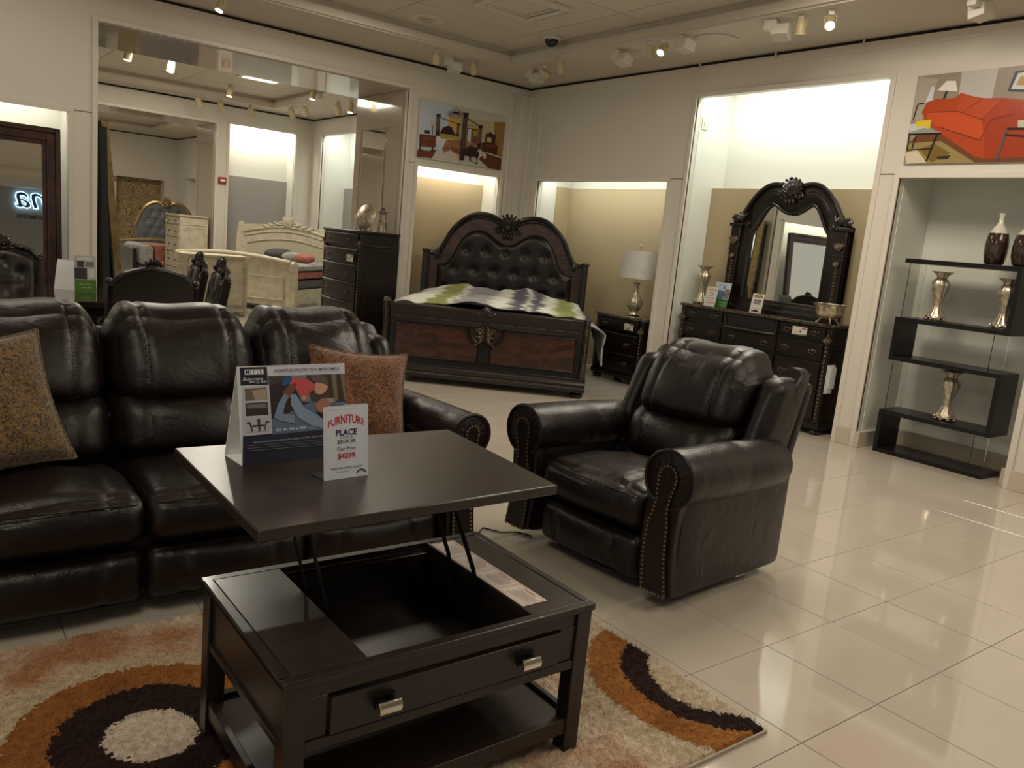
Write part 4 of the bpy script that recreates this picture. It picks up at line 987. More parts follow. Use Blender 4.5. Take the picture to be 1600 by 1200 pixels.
t = thing('price_papers', 'white papers hanging on the side of the dresser behind the recliner', 'paper', (0, 0, 0))
b = B(); b.box(6.62, 6.74, 3.980, 3.984, .40, .66); obj('sheet', b, M['white'], t); b = B(); b.box(6.66, 6.76, 3.974, 3.978, .44, .64); obj('sheet', b, M['white'], t)
# dresser mirror
def dresser_mirror():
    t = thing('dresser_mirror', 'carved dark arched mirror with columns standing on the dresser', 'mirror', (6.92, 4.785, 1.02), math.radians(-90))
    top = smooth_interp([(0, 1.20), (.07, 1.225), (.14, 1.25), (.26, 1.25), (.34, 1.21), (.43, 1.13), (.50, 1.03), (.55, .93), (.60, .885), (.66, .87), (1, .87)])
    ins = smooth_interp([(0, .965), (.06, .975), (.14, 1.03), (.20, 1.07), (.26, 1.065), (.32, 1.0), (.36, .92), (.40, .83), (.45, .77), (.6, .75)])
    # frame front as two-part strip between ins and top, plus side stiles
    b = B(); V = []; F_ = []; xs = np.linspace(-.66, .66, 70)
    def colm(x):
        iz = ins(x) if abs(x) < .445 else .10; return iz
    for side in (0, 1):
        pass
    n = len(xs)
    for x in xs:
        z0 = ins(x) if abs(x) <= .445 else .12; z1 = top(x)
        for k in range(6):
            f = k/5; V.append((x, -.03-.022*math.sin(PI*f), z0+(z1-z0)*f))
    for x in xs:
        z0 = ins(x) if abs(x) <= .445 else .12; V += [(x, .02, z0), (x, .02, top(x))]
    for i in range(n-1):
        for k in range(5): F_.append((i*6+k, (i+1)*6+k, (i+1)*6+k+1, i*6+k+1))
        F_.append((i*6+5, (i+1)*6+5, n*6+2*(i+1)+1, n*6+2*i+1)); F_.append((n*6+2*i, n*6+2*(i+1), (i+1)*6, i*6)); F_.append((n*6+2*i, n*6+2*i+1, n*6+2*i+3, n*6+2*i+2))
    b.add(V, F_); obj('frame', b, M['cherd'], t)
    b = B(); b.tube([(x, -.045, top(x)+.004) for x in np.linspace(-.64, .64, 70)], .022, 8); obj('top_moulding', b, M['cherd'], t)
    b = B(); b.tube([(-.448, -.04, .12)]+[(-.448, -.04, z) for z in (.3, .5, .74)]+[(x, -.045, ins(x)+.004) for x in np.linspace(-.44, .44, 60)]+[(.448, -.04, z) for z in (.74, .5, .3)]+[(.448, -.04, .12)], .014, 7); obj('inner_moulding', b, M['cherd'], t)
    b = B(); b.tube([(x, -.05, (ins(x)+top(x))/2+.03) for x in np.linspace(-.42, -.12, 20)], .006, 6); obj('bead', b, M['cherd'], t); b = B(); b.tube([(x, -.05, (ins(x)+top(x))/2+.03) for x in np.linspace(.12, .42, 20)], .006, 6); obj('bead', b, M['cherd'], t)
    V = []; xs = np.linspace(-.45, .45, 60); b = B()
    b.add([(x, -.008, z) for x in xs for z in (.10, ins(x)+.01)], [(2*i, 2*i+2, 2*i+3, 2*i+1) for i in range(59)]); obj('glass', b, M['mir'], t, 'mirror glass', smooth=False)
    b = B(); b.box(-.62, .62, .0, .02, .05, .9); obj('backboard', b, M['cherd'], t)
    for sg in (-1, 1):
        cx = sg*.59
        b = B(); b.box(cx-.055, cx+.055, -.075, -.02, .02, .83); b.box(cx-.075, cx+.075, -.09, -.01, .83, .865); b.box(cx-.062, cx+.062, -.082, -.02, .60, .615); b.box(cx-.065, cx+.065, -.085, -.01, .02, .07); obj('column', b, M['cherd'], t, bev=.005)
        b = B()
        for k in range(5): b.leaf((cx, -.078, .65), math.radians(50+20*k), .09, .014, .014, 0)
        for k in range(5): b.leaf((cx, -.078, .50), math.radians(60+15*k), .06, .012, .014, 0)
        for z in np.linspace(.10, .48, 14): b.ball((cx, -.078, z), (.016, .012, .013), 6, 4)
        obj('column_carving', b, M['carvg'], t, kind='stuff')
        b = B(); scroll(b, (sg*.62, .905), .04, sg, -.05, .016); scroll(b, (sg*.47, .86), .028, -sg, -.058, .010)
        for k in range(4): b.leaf((sg*.53, -.05, .89), math.radians(90+sg*(-75+30*k)), .09, .017, .02, .3*sg)
        obj('shoulder_carving', b, M['carv'], t)
    b = B(); crest(b, (0, -.06, 1.06), .30, .28, .035, 9); obj('crest_carving', b, M['carv'], t)
    b = B(); b.prism([(-.10, .0), (-.10, .035), (-.06, .05), (-.055, .09), (-.04, .10), (-.035, .13), (.02, .13), (.02, 0)], -.66, .66, 'x'); obj('base_rail', b, M['cherd'], t, bev=.003)
    return t
dresser_mirror()

# ---------------------------------------------------------------- ornaments
def silver_vase(label, loc, h=.385, group=None, rz=0):
    t = thing('fluted_vase', label, 'vase', loc, rz, group)
    pr = [(.070, .03), (.062, .05), (.040, .085), (.030, .12), (.032, .16), (.048, .215), (.064, .265), (.062, .30), (.045, .325), (.034, .338), (.040, .355), (.058, .375), (.072, .385)]
    s = h/.385; b = B(); b.lathe([(r*s, z*s) for r, z in pr], 48, flute=lambda a, z: 1+(.07+.10*max(0, (z/s-.35)/.035))*math.cos(8*a+z*6), caps=False)
    b.lathe([(r*s*.94, z*s) for r, z in pr[-4:]], 48, flute=lambda a, z: 1+(.07+.10*max(0, (z/s-.35)/.035))*math.cos(8*a+z*6), caps=False); obj('body', b, M['silver'], t)
    b = B()
    for k in range(8):
        a = 2*PI*k/8; c_ = Vector((.066*s*math.cos(a), .066*s*math.sin(a), 0))
        b.tube([tuple(c_+Vector((.018*s*math.cos(q)*math.cos(a)*1.0-.0, .018*s*math.cos(q)*math.sin(a), .018*s+.016*s*math.sin(q)))) for q in np.linspace(0, 1.6*PI, 10)], .006*s, 6)
        b.ball((c_.x*1.05, c_.y*1.05, .009*s), (.016*s, .016*s, .009*s), 6, 4)
    b.lathe([(.05*s, .008*s), (.072*s, .02*s), (.066*s, .036*s)], 24); obj('scroll_base', b, M['silver'], t)
    return t
silver_vase('fluted silver vase on the left end of the marble dresser top', (6.86, 5.715, 1.02), .40)
SH = 1.168
v1 = silver_vase('fluted silver vase on the second shelf, left of its twin', (6.87, 3.245, SH+.002), .40)
silver_vase('fluted silver vase on the second shelf, at its right end', (6.87, 2.73, SH+.002), .39)
silver_vase('fluted silver vase standing alone on the lower shelf of the bookcase', (6.87, 3.02, .372), .405)
t = thing('ruffled_bowl', 'silver ruffled footed bowl on the right end of the dresser top', 'bowl', (6.70, 4.105, 1.02))
t.scale = (.93, .93, .95)
b = B(); fl = lambda a, z: 1+(.05+.5*max(0, z-.12))*math.cos(9*a); pr = [(.045, .045), (.085, .06), (.115, .09), (.118, .12), (.115, .145), (.135, .175), (.155, .19)]
b.lathe(pr, 54, flute=fl, caps=False); b.lathe([(.02, .055), (.08, .068), (.108, .095), (.11, .12), (.108, .145), (.13, .176), (.153, .19)], 54, flute=fl, caps=False); b.lathe([(.0, .045), (.06, .046)], 20, caps=False); obj('body', b, M['silver'], t)
for k in range(4):
    a = PI/4+k*PI/2; b = B(); b.tube([(.03*math.cos(a), .03*math.sin(a), .045), (.07*math.cos(a), .07*math.sin(a), .05), (.09*math.cos(a), .09*math.sin(a), .02), (.11*math.cos(a), .11*math.sin(a), .006)], [.008, .009, .008, .010], 7); obj('foot', b, M['silver'], t)
def lamp():
    t = thing('table_lamp', 'silver fluted table lamp with plastic-wrapped white drum shade on the nightstand', 'lamp', (6.83, 6.655, .77))
    b = B(); pr = [(.05, .035), (.04, .05), (.072, .085), (.088, .135), (.082, .18), (.048, .22), (.026, .27), (.022, .33), (.034, .37), (.048, .385)]
    b.lathe(pr, 40, flute=lambda a, z: 1+.06*math.cos(9*a)); obj('body', b, M['silver'], t)
    b = B(); b.lathe([(.052, .004), (.068, .012), (.06, .035)], 24)
    for k in range(6):
        a = 2*PI*k/6; b.ball((.062*math.cos(a), .062*math.sin(a), .012), (.018, .018, .012), 6, 4)
    obj('scroll_base', b, M['silver'], t)
    b = B(); b.tube([(0, 0, .38), (0, 0, .79)], .006, 6); b.ball((0, 0, .80), (.014, .014, .016), 8, 6); obj('finial', b, M['brass'], t)
    b = B(); n = 40; z0, z1 = .43, .745
    b.lathe([(.215, z0), (.21, z0+.1), (.205, z1-.1), (.20, z1)], n, flute=lambda a, z: 1+.006*math.sin(7*a+z*12), caps=False)
    b.lathe([(.211, z0), (.196, z1)], n, caps=False); obj('lamp_shade', b, M['shade'], t)
    b = B()
    for k in range(3):
        a = 2*PI*k/3; b.tube([(0, 0, .735), (.198*math.cos(a), .198*math.sin(a), .735)], .003, 5)
    obj('shade_spider', b, M['brass'], t)
lamp()
def bottle(label, loc, h, r):
    t = thing('bottle_vase', label, 'vase', loc); s = h/.40; k = r/.085
    b = B(); b.lathe([(.055*k, 0), (.072*k, .015*s), (.085*k, .08*s), (.087*k, .15*s), (.080*k, .21*s), (.071*k, .245*s)], 32); obj('body', b, M['potb'], t)
    b = B(); b.lathe([(.071*k, .245*s), (.052*k, .28*s), (.030*k, .31*s), (.020*k, .335*s), (.018*k, .37*s), (.026*k, .40*s), (.018*k, .40*s), (.014*k, .37*s)], 32, caps=False); obj('neck', b, M['potw'], t, 'cream glazed neck')
bottle('cream and dark brown glazed bottle vase on the top shelf', (6.87, 2.875, 1.655), .40, .082)
bottle('larger brown and cream bottle vase at the frame edge on the top shelf', (6.87, 2.655, 1.655), .39, .10)

# ---------------------------------------------------------------- zigzag bookcase
def bookcase():
    t = thing('zigzag_bookcase', 'black zigzag shelf unit with clear glass uprights in the right niche', 'bookcase', (6.70, 3.04, 0), math.radians(-90))
    # local x = -(world y) ; width .90 ; depth .33
    w0, w1, dp, th = -.45, .45, .33, .036
    zs = [0, .335, .80, 1.130, 1.618]; 
    lv = [(.0, 'bottom'), (.335, 's4'), (.80, 's3'), (1.130, 's2'), (1.618, 'top')]
    for z, _ in lv:
        b = B(); b.box(w0, w1, 0, dp, z, z+th); obj('shelf', b, M['shelf'], t, bev=.0015)
    for x, za, zb in ((w0, .036, .335), (w1-th, .371, .80), (w0, .836, 1.130), (w1-th, 1.166, 1.618)):
        b = B(); b.box(x, x+th, 0, dp, za, zb); obj('end_panel', b, M['shelf'], t, bev=.0015)
    for x, za, zb in ((w1-.12, .036, .335), (w0+.03, .371, .80), (w1-.12, .836, 1.130), (w0+.03, 1.166, 1.618)):
        b = B(); b.box(x, x+.006, .03, dp-.03, za, zb); obj('glass_upright', b, M['glass'], t, 'clear glass')
    return t
bookcase()

# ================================================================ PICTURES
P = Print(1.262, .66, srgb(196, 200, 202)); P.quad([(185, 95), (1365, 268), (1295, 1098), (135, 912)])
P.t([(185, 95), (640, 160), (560, 620), (380, 840), (150, 800)], (190, 200, 214)); P.t([(640, 160), (1365, 268), (1340, 360), (1100, 340), (650, 300)], (196, 190, 176))
P.t([(640, 300), (1100, 340), (1345, 345), (1310, 900), (1070, 820), (640, 640)], (188, 176, 140)); P.t([(1190, 350), (1360, 345), (1305, 905), (1190, 860)], (150, 118, 60)); P.t([(545, 300), (700, 330), (690, 600), (545, 560)], (206, 160, 90))
P.t([(135, 912), (150, 800), (390, 800), (330, 930)], (104, 50, 34)); P.t([(1060, 830), (1300, 910), (1290, 1096), (1100, 1065), (960, 930)], (92, 54, 30)); P.t([(330, 925), (380, 845), (640, 850), (960, 920), (1105, 1066)], (196, 184, 176))
P.t([(800, 460), (950, 470), (930, 720), (790, 680)], (120, 74, 48)); P.t([(815, 480), (860, 480), (850, 680), (800, 670)], (196, 204, 214)); P.t([(885, 500), (940, 500), (930, 580), (885, 580)], (170, 150, 60))
P.t([(170, 585), (380, 600), (375, 770), (168, 765)], (86, 44, 30)); P.t([(205, 612), (370, 620), (366, 680), (203, 676)], (120, 62, 38)); P.t([(203, 690), (366, 694), (362, 755), (201, 750)], (112, 56, 34))
P.t([(165, 765), (190, 768), (188, 830), (176, 830)], (50, 30, 30)); P.t([(325, 770), (350, 772), (340, 832), (326, 830)], (50, 30, 30)); P.t([(200, 770), (325, 775), (310, 820), (215, 815)], (170, 190, 210))
P.t([(318, 392), (355, 392), (366, 462), (312, 460)], (206, 178, 140)); P.tl([(335, 460), (335, 585)], .012, (40, 40, 44)); P.t([(235, 525), (300, 528), (302, 578), (235, 575)], (30, 34, 50))
P.t([(400, 560), (430, 560), (470, 480), (540, 445), (590, 465), (630, 560), (650, 590), (640, 640), (400, 640)], (64, 30, 24)); P.t([(465, 560), (500, 500), (545, 480), (590, 510), (612, 585)], (40, 26, 34))
P.t([(395, 600), (560, 590), (700, 640), (700, 790), (560, 770), (440, 800), (390, 680)], (212, 206, 206)); P.t([(410, 562), (560, 575), (700, 605), (700, 640), (450, 640)], (160, 150, 60)); P.t([(520, 650), (700, 640), (920, 690), (900, 740), (760, 790), (560, 800), (490, 850), (460, 790)], (150, 108, 78))
for k in range(46):
    x, y = random.uniform(490, 900), random.uniform(650, 830); 
    if y > 850-(x-490)*.15 or y < 640+abs(x-650)*.12: continue
    P.t([(x, y), (x+22, y+8), (x+10, y+22)], random.choice([(70, 34, 28), (200, 160, 110), (120, 50, 40), (190, 170, 120)]))
P.t([(560, 770), (690, 780), (690, 870), (600, 830)], (140, 66, 38)); P.t([(390, 720), (450, 830), (450, 860), (390, 800)], (190, 208, 222))
P.t([(740, 800), (760, 770), (850, 735), (930, 750), (970, 800), (960, 900), (740, 880)], (52, 30, 24)); P.t([(925, 800), (1000, 800), (1065, 850), (1060, 920), (1035, 930), (1000, 850)], (200, 186, 160))
def post(x0, y0, x1, y1, wd):
    P.t([(x0-wd, y0), (x0+wd, y0), (x1+wd*1.1, y1), (x1-wd*1.1, y1)], (48, 30, 30))
    for q in np.linspace(.12, .75, int(9*wd/20)+5): x = x0+(x1-x0)*q; y = y0+(y1-y0)*q; P.tl([(x-wd, y+wd*.8), (x+wd, y-wd*.8)], .005, (140, 110, 100))
    P.t([(x0-wd*1.4, y0), (x0+wd*1.4, y0), (x0+wd*.9, y0+wd*1.8), (x0-wd*.9, y0+wd*1.8)], (40, 26, 26))
P.tl([(430, 330), (665, 412)], .007, (60, 50, 50)); P.tl([(800, 320), (975, 425)], .009, (60, 50, 50)); P.tl([(700, 425), (940, 435)], .004, (80, 70, 66))
post(680, 405, 662, 600, 15); post(408, 285, 395, 600, 22); post(983, 415, 955, 770, 24); post(775, 240, 715, 950, 30)
P.t([(820, 830), (850, 790), (940, 830), (940, 860), (930, 1010), (905, 1000), (915, 900), (850, 880), (835, 965), (820, 960)], (36, 24, 22)); P.t([(842, 915), (925, 930), (920, 985), (845, 960)], (180, 170, 160))
P.t([(1000, 670), (1230, 715), (1215, 865), (990, 800)], (70, 36, 26)); P.t([(1050, 690), (1215, 725), (1210, 760), (1050, 740)], (104, 56, 36)); P.t([(1060, 530), (1090, 540), (1125, 508), (1165, 550), (1200, 550), (1185, 700), (1045, 680)], (60, 32, 26)); P.t([(1075, 590), (1135, 595), (1130, 675), (1065, 660)], (190, 174, 120)); P.tl([(1065, 830), (1300, 905)], .012, (210, 200, 190))
P.tl([(640, 108), (600, 220)], .004, (40, 36, 40)); P.tl([(640, 108), (680, 225)], .004, (40, 36, 40))
for k in range(12):
    a = 2*PI*k/12; P.tl([(635, 255), (635+95*math.cos(a), 262+48*math.sin(a)), (635+105*math.cos(a), 232+45*math.sin(a))], .005, (36, 32, 36))
P.tl([(500, 268), (560, 300), (640, 330), (720, 300)], .005, (50, 44, 46)); P.t([(600, 235), (680, 240), (675, 265), (600, 262)], (30, 28, 30))
def poster(name, label, loc, rz, pr, w_, h_):
    t = thing(name, label, 'poster', loc, rz); b = B(); b.box(0, w_, .0005, .004, 0, h_); obj('board', b, M['white'], t); o = pr.obj('print', t, M['paint']); return t
poster('bedroom_poster', 'photo poster of a dark four-poster bed above the small far niche', (5.012, YL-.028, 2.372), 0, P, 1.262, .66)
P = Print(1.26, .69, srgb(150, 136, 122)); HW = 1.26; x_r = (3.612-2.77)/HW  # visible part
P.q = None
# trace in photo pixels (1600 frame); quad extrapolated to the poster's hidden right edge
def solve(src, dst):
    A = []; r = []
    for (x, y), (u, v) in zip(src, dst):
        A.append([x, y, 1, 0, 0, 0, -u*x, -u*y]); A.append([0, 0, 0, x, y, 1, -v*x, -v*y]); r += [u, v]
    return np.append(np.linalg.solve(np.array(A, float), np.array(r, float)), 1).reshape(3, 3)
P.q = solve([(1437, 119), (1600, 103), (1600, 254), (1414, 257)], [(0, .69), (.775, .69), (.905, 0), (0, 0)])
z8 = lambda x, y: (1000+x/2.667, y/2.667)
def T(pts, col): P.t([z8(*p) for p in pts], col)
def TL(pts, wd, col): P.tl([z8(*p) for p in pts], wd, col)
T([(1350, 285), (1500, 285), (1470, 420), (1330, 420)], (186, 182, 178)); T([(1170, 318), (1250, 330), (1180, 500), (1130, 500)], (170, 160, 146))
T([(1120, 600), (1200, 540), (1700, 640), (1700, 700), (1110, 690)], (110, 66, 38)); T([(1110, 600), (1260, 590), (1400, 690), (1110, 690)], (150, 132, 84)); T([(1110, 640), (1160, 625), (1200, 680), (1115, 685)], (206, 196, 170)); T([(1170, 625), (1230, 600), (1300, 640), (1220, 680)], (120, 96, 40)); T([(1240, 655), (1300, 650), (1290, 665), (1250, 668)], (50, 44, 36))
T([(1200, 430), (1240, 415), (1320, 410), (1345, 388), (1380, 400), (1440, 412), (1520, 410), (1700, 430), (1700, 660), (1560, 655), (1440, 665), (1400, 655), (1260, 560), (1200, 520), (1180, 470)], (176, 68, 30))
T([(1205, 470), (1330, 465), (1450, 500), (1430, 585), (1250, 530), (1200, 500)], (196, 78, 36)); T([(1325, 470), (1345, 390), (1440, 415), (1500, 430), (1430, 500)], (184, 74, 34)); T([(1430, 500), (1520, 412), (1600, 430), (1600, 470), (1500, 490), (1440, 580)], (168, 60, 26)); T([(1440, 560), (1470, 500), (1560, 475), (1700, 470), (1700, 655), (1440, 665)], (162, 58, 26))
TL([(1205, 470), (1330, 466), (1440, 505)], .006, (120, 44, 20)); TL([(1350, 470), (1440, 410)], .005, (130, 48, 22)); TL([(1430, 500), (1520, 415)], .005, (130, 48, 22)); TL([(1250, 530), (1420, 588), (1470, 500), (1560, 480)], .006, (116, 40, 20))
T([(1285, 338), (1322, 338), (1330, 384), (1245, 378)], (226, 222, 214)); TL([(1285, 380), (1272, 415)], .016, (40, 36, 36)); T([(1195, 430), (1222, 362), (1236, 362), (1225, 420)], (206, 208, 212))
TL([(1145, 500), (1165, 435), (1190, 432)], .010, (30, 26, 28)); T([(1155, 505), (1222, 500), (1215, 540), (1160, 540)], (200, 186, 70)); T([(1130, 520), (1200, 510), (1200, 560), (1130, 560)], (196, 200, 198)); T([(1155, 508), (1215, 502), (1215, 530), (1160, 530)], (222, 190, 50))
T([(1125, 555), (1190, 535), (1268, 555), (1245, 562), (1130, 562)], (150, 150, 146)); TL([(1125, 562), (1262, 558)], .012, (28, 24, 26)); TL([(1245, 562), (1200, 675)], .014, (28, 24, 26)); TL([(1130, 562), (1120, 630)], .010, (28, 24, 26)); TL([(1160, 562), (1140, 622)], .010, (28, 24, 26)); TL([(1120, 628), (1220, 622)], .008, (28, 24, 26))
TL([(1535, 540), (1640, 540)], .016, (28, 24, 26)); TL([(1535, 545), (1490, 672)], .018, (90, 84, 84)); TL([(1525, 565), (1640, 575)], .012, (28, 24, 26)); T([(1580, 505), (1640, 500), (1640, 535), (1580, 535)], (200, 190, 170))
T([(1570, 300), (1700, 280), (1700, 390), (1538, 382)], (40, 46, 80)); T([(1582, 308), (1700, 288), (1700, 378), (1552, 374)], (206, 206, 200)); T([(1592, 322), (1700, 305), (1700, 362), (1572, 358)], (180, 140, 80))
poster('sofa_poster', 'photo poster of an orange-red sofa above the bookcase niche', (XR-.022, 3.612, 2.41), math.radians(-90), P, 1.26, .69)

# ---------------------------------------------------------------- dresser signs
P = Print(.20, .255, srgb(190, 196, 206)); P.rect(0, 0, .20, .085, srgb(60, 110, 50)); P.rect(.0, .085, .13, .09, srgb(96, 128, 160)); P.rect(.135, .09, .06, .10, srgb(120, 116, 112))
for k in range(10): P.poly([(x0 := .02+.15*random.random(), z0 := .095+.12*random.random()), (x0+.025, z0+.004), (x0+.012, z0+.022)], random.choice([srgb(60, 80, 120), srgb(150, 170, 190), srgb(110, 90, 80)]))
P.rect(.06, .225, .09, .010, srgb(120, 160, 190)); P.text('Relax more,', .14, .045, .02, srgb(210, 220, 200), 0, .3); P.text('worry less.', .15, .02, .02, srgb(210, 220, 200), 0, .3)
lstand('brochure_stand', 'blue and green brochure stand behind a price sign on the dresser', (6.74, 5.475, 1.0205), math.radians(-90), .20, .255, P)
def fp_sign(label, loc, rz, w_, h_, red_=True):
    P = Print(w_, h_, srgb(206, 206, 202)); k = w_/.142
    P.text('FURNITURE', w_/2, h_*.76, .021*k, srgb(190, 50, 50), .02, arch=.4); P.text('PLACE', w_/2, h_*.64, .022*k, srgb(44, 50, 80), .02)
    for i, (wd, c_) in enumerate(((.5, (90, 120, 150)), (.6, (190, 50, 50)), (.5, (150, 150, 150)), (.75, (190, 50, 50)))): P.rect(w_*(1-wd)/2, h_*(.52-.12*i), w_*wd, h_*.035, srgb(*c_))
    return lstand('price_sign', label, loc, rz, w_, h_, P)
fp_sign('small white FURNITURE PLACE price sign on the dresser beside the silver vase', (6.675, 5.52, 1.0205), math.radians(-93), .15, .20)
P = Print(.14, .19, srgb(204, 200, 192)); P.poly([(.02, .155), (.07, .18), (.12, .155), (.12, .165), (.07, .188), (.02, .165)], srgb(30, 26, 26)); P.rect(.03, .150, .08, .018, srgb(170, 130, 60)); P.rect(.03, .085, .08, .045, srgb(84, 82, 90)); P.rect(.035, .11, .07, .006, srgb(180, 180, 180)); P.rect(.035, .095, .07, .006, srgb(180, 180, 180)); P.rect(.02, .045, .1, .004, srgb(120, 120, 120)); P.poly([(.01, .012), (.07, .036), (.13, .012)], srgb(40, 38, 40))
lstand('price_sign', 'white sign with black and yellow emblem standing before the dresser mirror', (6.675, 4.945, 1.0205), math.radians(-92), .14, .19, P)

# ---------------------------------------------------------------- leaning floor mirrors
def floor_mirror(name, label, loc, rz, w_, h, fw, mt, lean, lin=None, th=.06):
    t = thing(name, label, 'mirror', loc); t.rotation_euler = (Matrix.Rotation(rz, 4, 'Z') @ Matrix.Rotation(-lean, 4, 'X')).to_euler()
    # profile steps: outer fillet, cove, inner lip
    for k, (o0, o1, y) in enumerate(((0, fw*.28, th), (fw*.28, fw*.75, th*.75), (fw*.75, fw, th*.55))):
        b = B(); x0, x1, z0, z1 = -w_/2+o0, w_/2-o0, o0, h-o0; d_ = o1-o0
        for q in ((x0, x0+d_, z0, z1), (x1-d_, x1, z0, z1), (x0+d_, x1-d_, z0, z0+d_), (x0+d_, x1-d_, z1-d_, z1)): b.box(q[0], q[1], -y, 0, q[2], q[3])
        obj('frame', b, (lin if (lin and k == 2) else mt), t, bev=.006)
    b = B(); b.box(-w_/2+fw, w_/2-fw, -.02, 0, fw, h-fw); obj('glass', b, M['mir'], t, 'mirror glass', smooth=False)
    b = B(); b.box(-w_/2+.01, w_/2-.01, .0, .012, .01, h-.01); obj('backboard', b, M['dark'], t)
    return t
floor_mirror('floor_mirror', 'tall dark-framed floor mirror leaning in the left niche', (.50, 8.60, .0), 0, 1.46, 2.10, .15, wood('mahogany_frame', (.055, .018, .008), (.02, .007, .004), .25, (3, 3, 3), .3), math.radians(4))
floor_mirror('floor_mirror', 'gold-framed floor mirror leaning at the left side of the opening', (1.815, 9.47, 0), math.radians(90), 1.05, 2.27, .16, M['gold'], math.radians(5.2), M['goldd'], .07)
floor_mirror('floor_mirror', 'black-framed floor mirror leaning behind the gold-framed one', (1.645, 9.47, 0), math.radians(90), 1.08, 2.20, .15, M['dark'], math.radians(1.5), None, .075)

# mall sign (real wall sign across the way, read in the floor mirror)
t = thing('shop_sign', 'lit script shop sign seen reversed in the dark floor mirror', 'sign', (0, 0, 0))
def wall_text(body, x, z, size, mt, y, nm, bold=0, shear=0):
    v, f = text_mesh(body, size, bold, shear); b = B(); b.add([(x-a, y, z+c_) for a, c_ in v], f); return obj(nm, b, mt, t, smooth=False)
wall_text('ma', 3.19, 3.62, .88, mat('sign_halo', (.45, .75, 1.0), .4, emit=1.6), -8.93, 'letter_halo', .03, .25)
wall_text('ma', 3.19, 3.62, .88, mat('sign_letter_blue', (.01, .05, .14), .4), -8.90, 'script_letters', .004, .25)
wall_text('INTIMATES', 3.02, 3.32, .15, mat('sign_letter_dark', (.03, .03, .04), .4), -8.93, 'small_letters', .02)

# ---------------------------------------------------------------- dining set behind the sofa
def chair_(lea=True):
    t = thing('dining_chair', 'x', 'chair'); W = M['cherd']
    b = B(); b.box(-.25, .25, -.48, .02, .38, .44); obj('seat_frame', b, W, t, bev=.008)
    b = B(); b.cushion(-.255, .255, -.50, .0, .43, .51, .035, (0, 0, .02), 8); obj('seat', b, M['lea2'], t)
    def sh(b): b.M = Matrix.Translation((0, -.0, .42)) @ Matrix.Rotation(math.radians(-10), 4, 'X'); return b
    top = interp([(0, .64), (.06, .635), (.12, .62), (.18, .60), (.22, .565), (.25, .53), (.30, .52)])
    tf = tufts([(-.12, .40), (.12, .40), (0, .24), (0, .50)] if lea else [], 0, .045, .03)
    b = sh(B()); b.field(-.235, .235, lambda x: .08, lambda x: top(x)-.04, lambda x, z, u, v: .02+.035*min(1, 12*min(u, 1-u), 10*min(v, 1-v))**.5+tf(x, z), 24, 22, back=.02); obj('backrest', b, M['lea2'], t)
    for bx, bz in ((0, .24),):
        b = sh(B()); b.ball((bx, -.03, bz), (.012, .01, .012), 8, 5); obj('button', b, M['lea2'], t)
    b = sh(B()); b.field(-.29, .29, lambda x: .05, lambda x: top(x)+.01, lambda x, z, u, v: -.002, 24, 6, back=.035); obj('back_panel', b, W, t)
    b = sh(B()); b.tube([(x, 0, top(x)+.015) for x in np.linspace(-.29, .29, 34)], .022, 8); obj('top_rail', b, W, t)
    b = sh(B()); crest(b, (0, .0, .585), .22, .15, .03, 7); b.leaf((.08, -.02, .63), math.radians(-8), .12, .02, .02, -.1); b.leaf((-.08, -.02, .63), math.radians(188), .12, .02, .02, .1); obj('crest_carving', b, M['carv'], t)
    for sg in (-1, 1):
        b = sh(B()); b.box(sg*.275-.022, sg*.275+.022, -.03, .035, -.05, .55); b.ball((sg*.28, 0, .56), (.030, .03, .025), 8, 5); obj('back_post', b, W, t, bev=.006)
        b = B(); b.tube([(sg*.225, -.01, .40), (sg*.235, .02, .20), (sg*.24, .07, 0)], [.028, .024, .020], 8); obj('leg', b, W, t)
        b = B(); b.tube([(sg*.22, -.45, .40), (sg*.245, -.475, .30), (sg*.225, -.455, .12), (sg*.24, -.48, .02), (sg*.24, -.48, 0)], [.036, .032, .018, .024, .022], 8); obj('leg', b, W, t)
        b = sh(B())
        for z in np.linspace(.10, .55, 22): b.ball((sg*.205, -.045, z), (.006, .006, .006), 6, 4)
        obj('nailhead_trim', b, M['carvg'], t, kind='stuff')
    return t
c0 = chair_(); c0.location = (.72, 8.02, 0); c0['label'] = 'dark dining chair with tufted leather back facing the camera at far left'
c0['group'] = 'carved dining chairs around the dark table'
g_ = c0['group']
copy_tree(c0, (1.40, 6.02, 0), PI, 'dark carved dining chair seen from behind, directly over the sofa', g_)
copy_tree(c0, (2.03, 6.80, 0), math.radians(-90-8), 'dark dining chair seen from the side, right of the chair seen from behind', g_)
copy_tree(c0, (2.07, 7.56, 0), math.radians(-90-6), 'dark dining chair seen from the side, partly hidden behind its nearer twin', g_)
t = thing('dining_table', 'glossy dark dining table behind the sofa at far left', 'table', (.62, 7.15, 0))
b = B(); b.prism([(-1.15, -.50), (-1.05, -.58), (1.05, -.58), (1.15, -.50), (1.15, .50), (1.05, .58), (-1.05, .58), (-1.15, .50)], .72, .76, 'z'); obj('tabletop', b, mat('polished_mahogany', (.022, .010, .007), .08, coat=.4), t, bev=.008)
b = B(); b.box(-1.0, 1.0, -.45, .45, .63, .72); obj('apron', b, M['cherd'], t, bev=.005)
for sx in (-1, 1):
    b = B(); b.lathe([(.16, .04), (.12, .10), (.07, .16), (.11, .28), (.13, .36), (.08, .48), (.06, .54), (.12, .63)], 20, (sx*.6, 0, 0)); b.box(sx*.6-.10, sx*.6+.10, -.34, .34, 0, .07); obj('pedestal', b, M['cherd'], t)
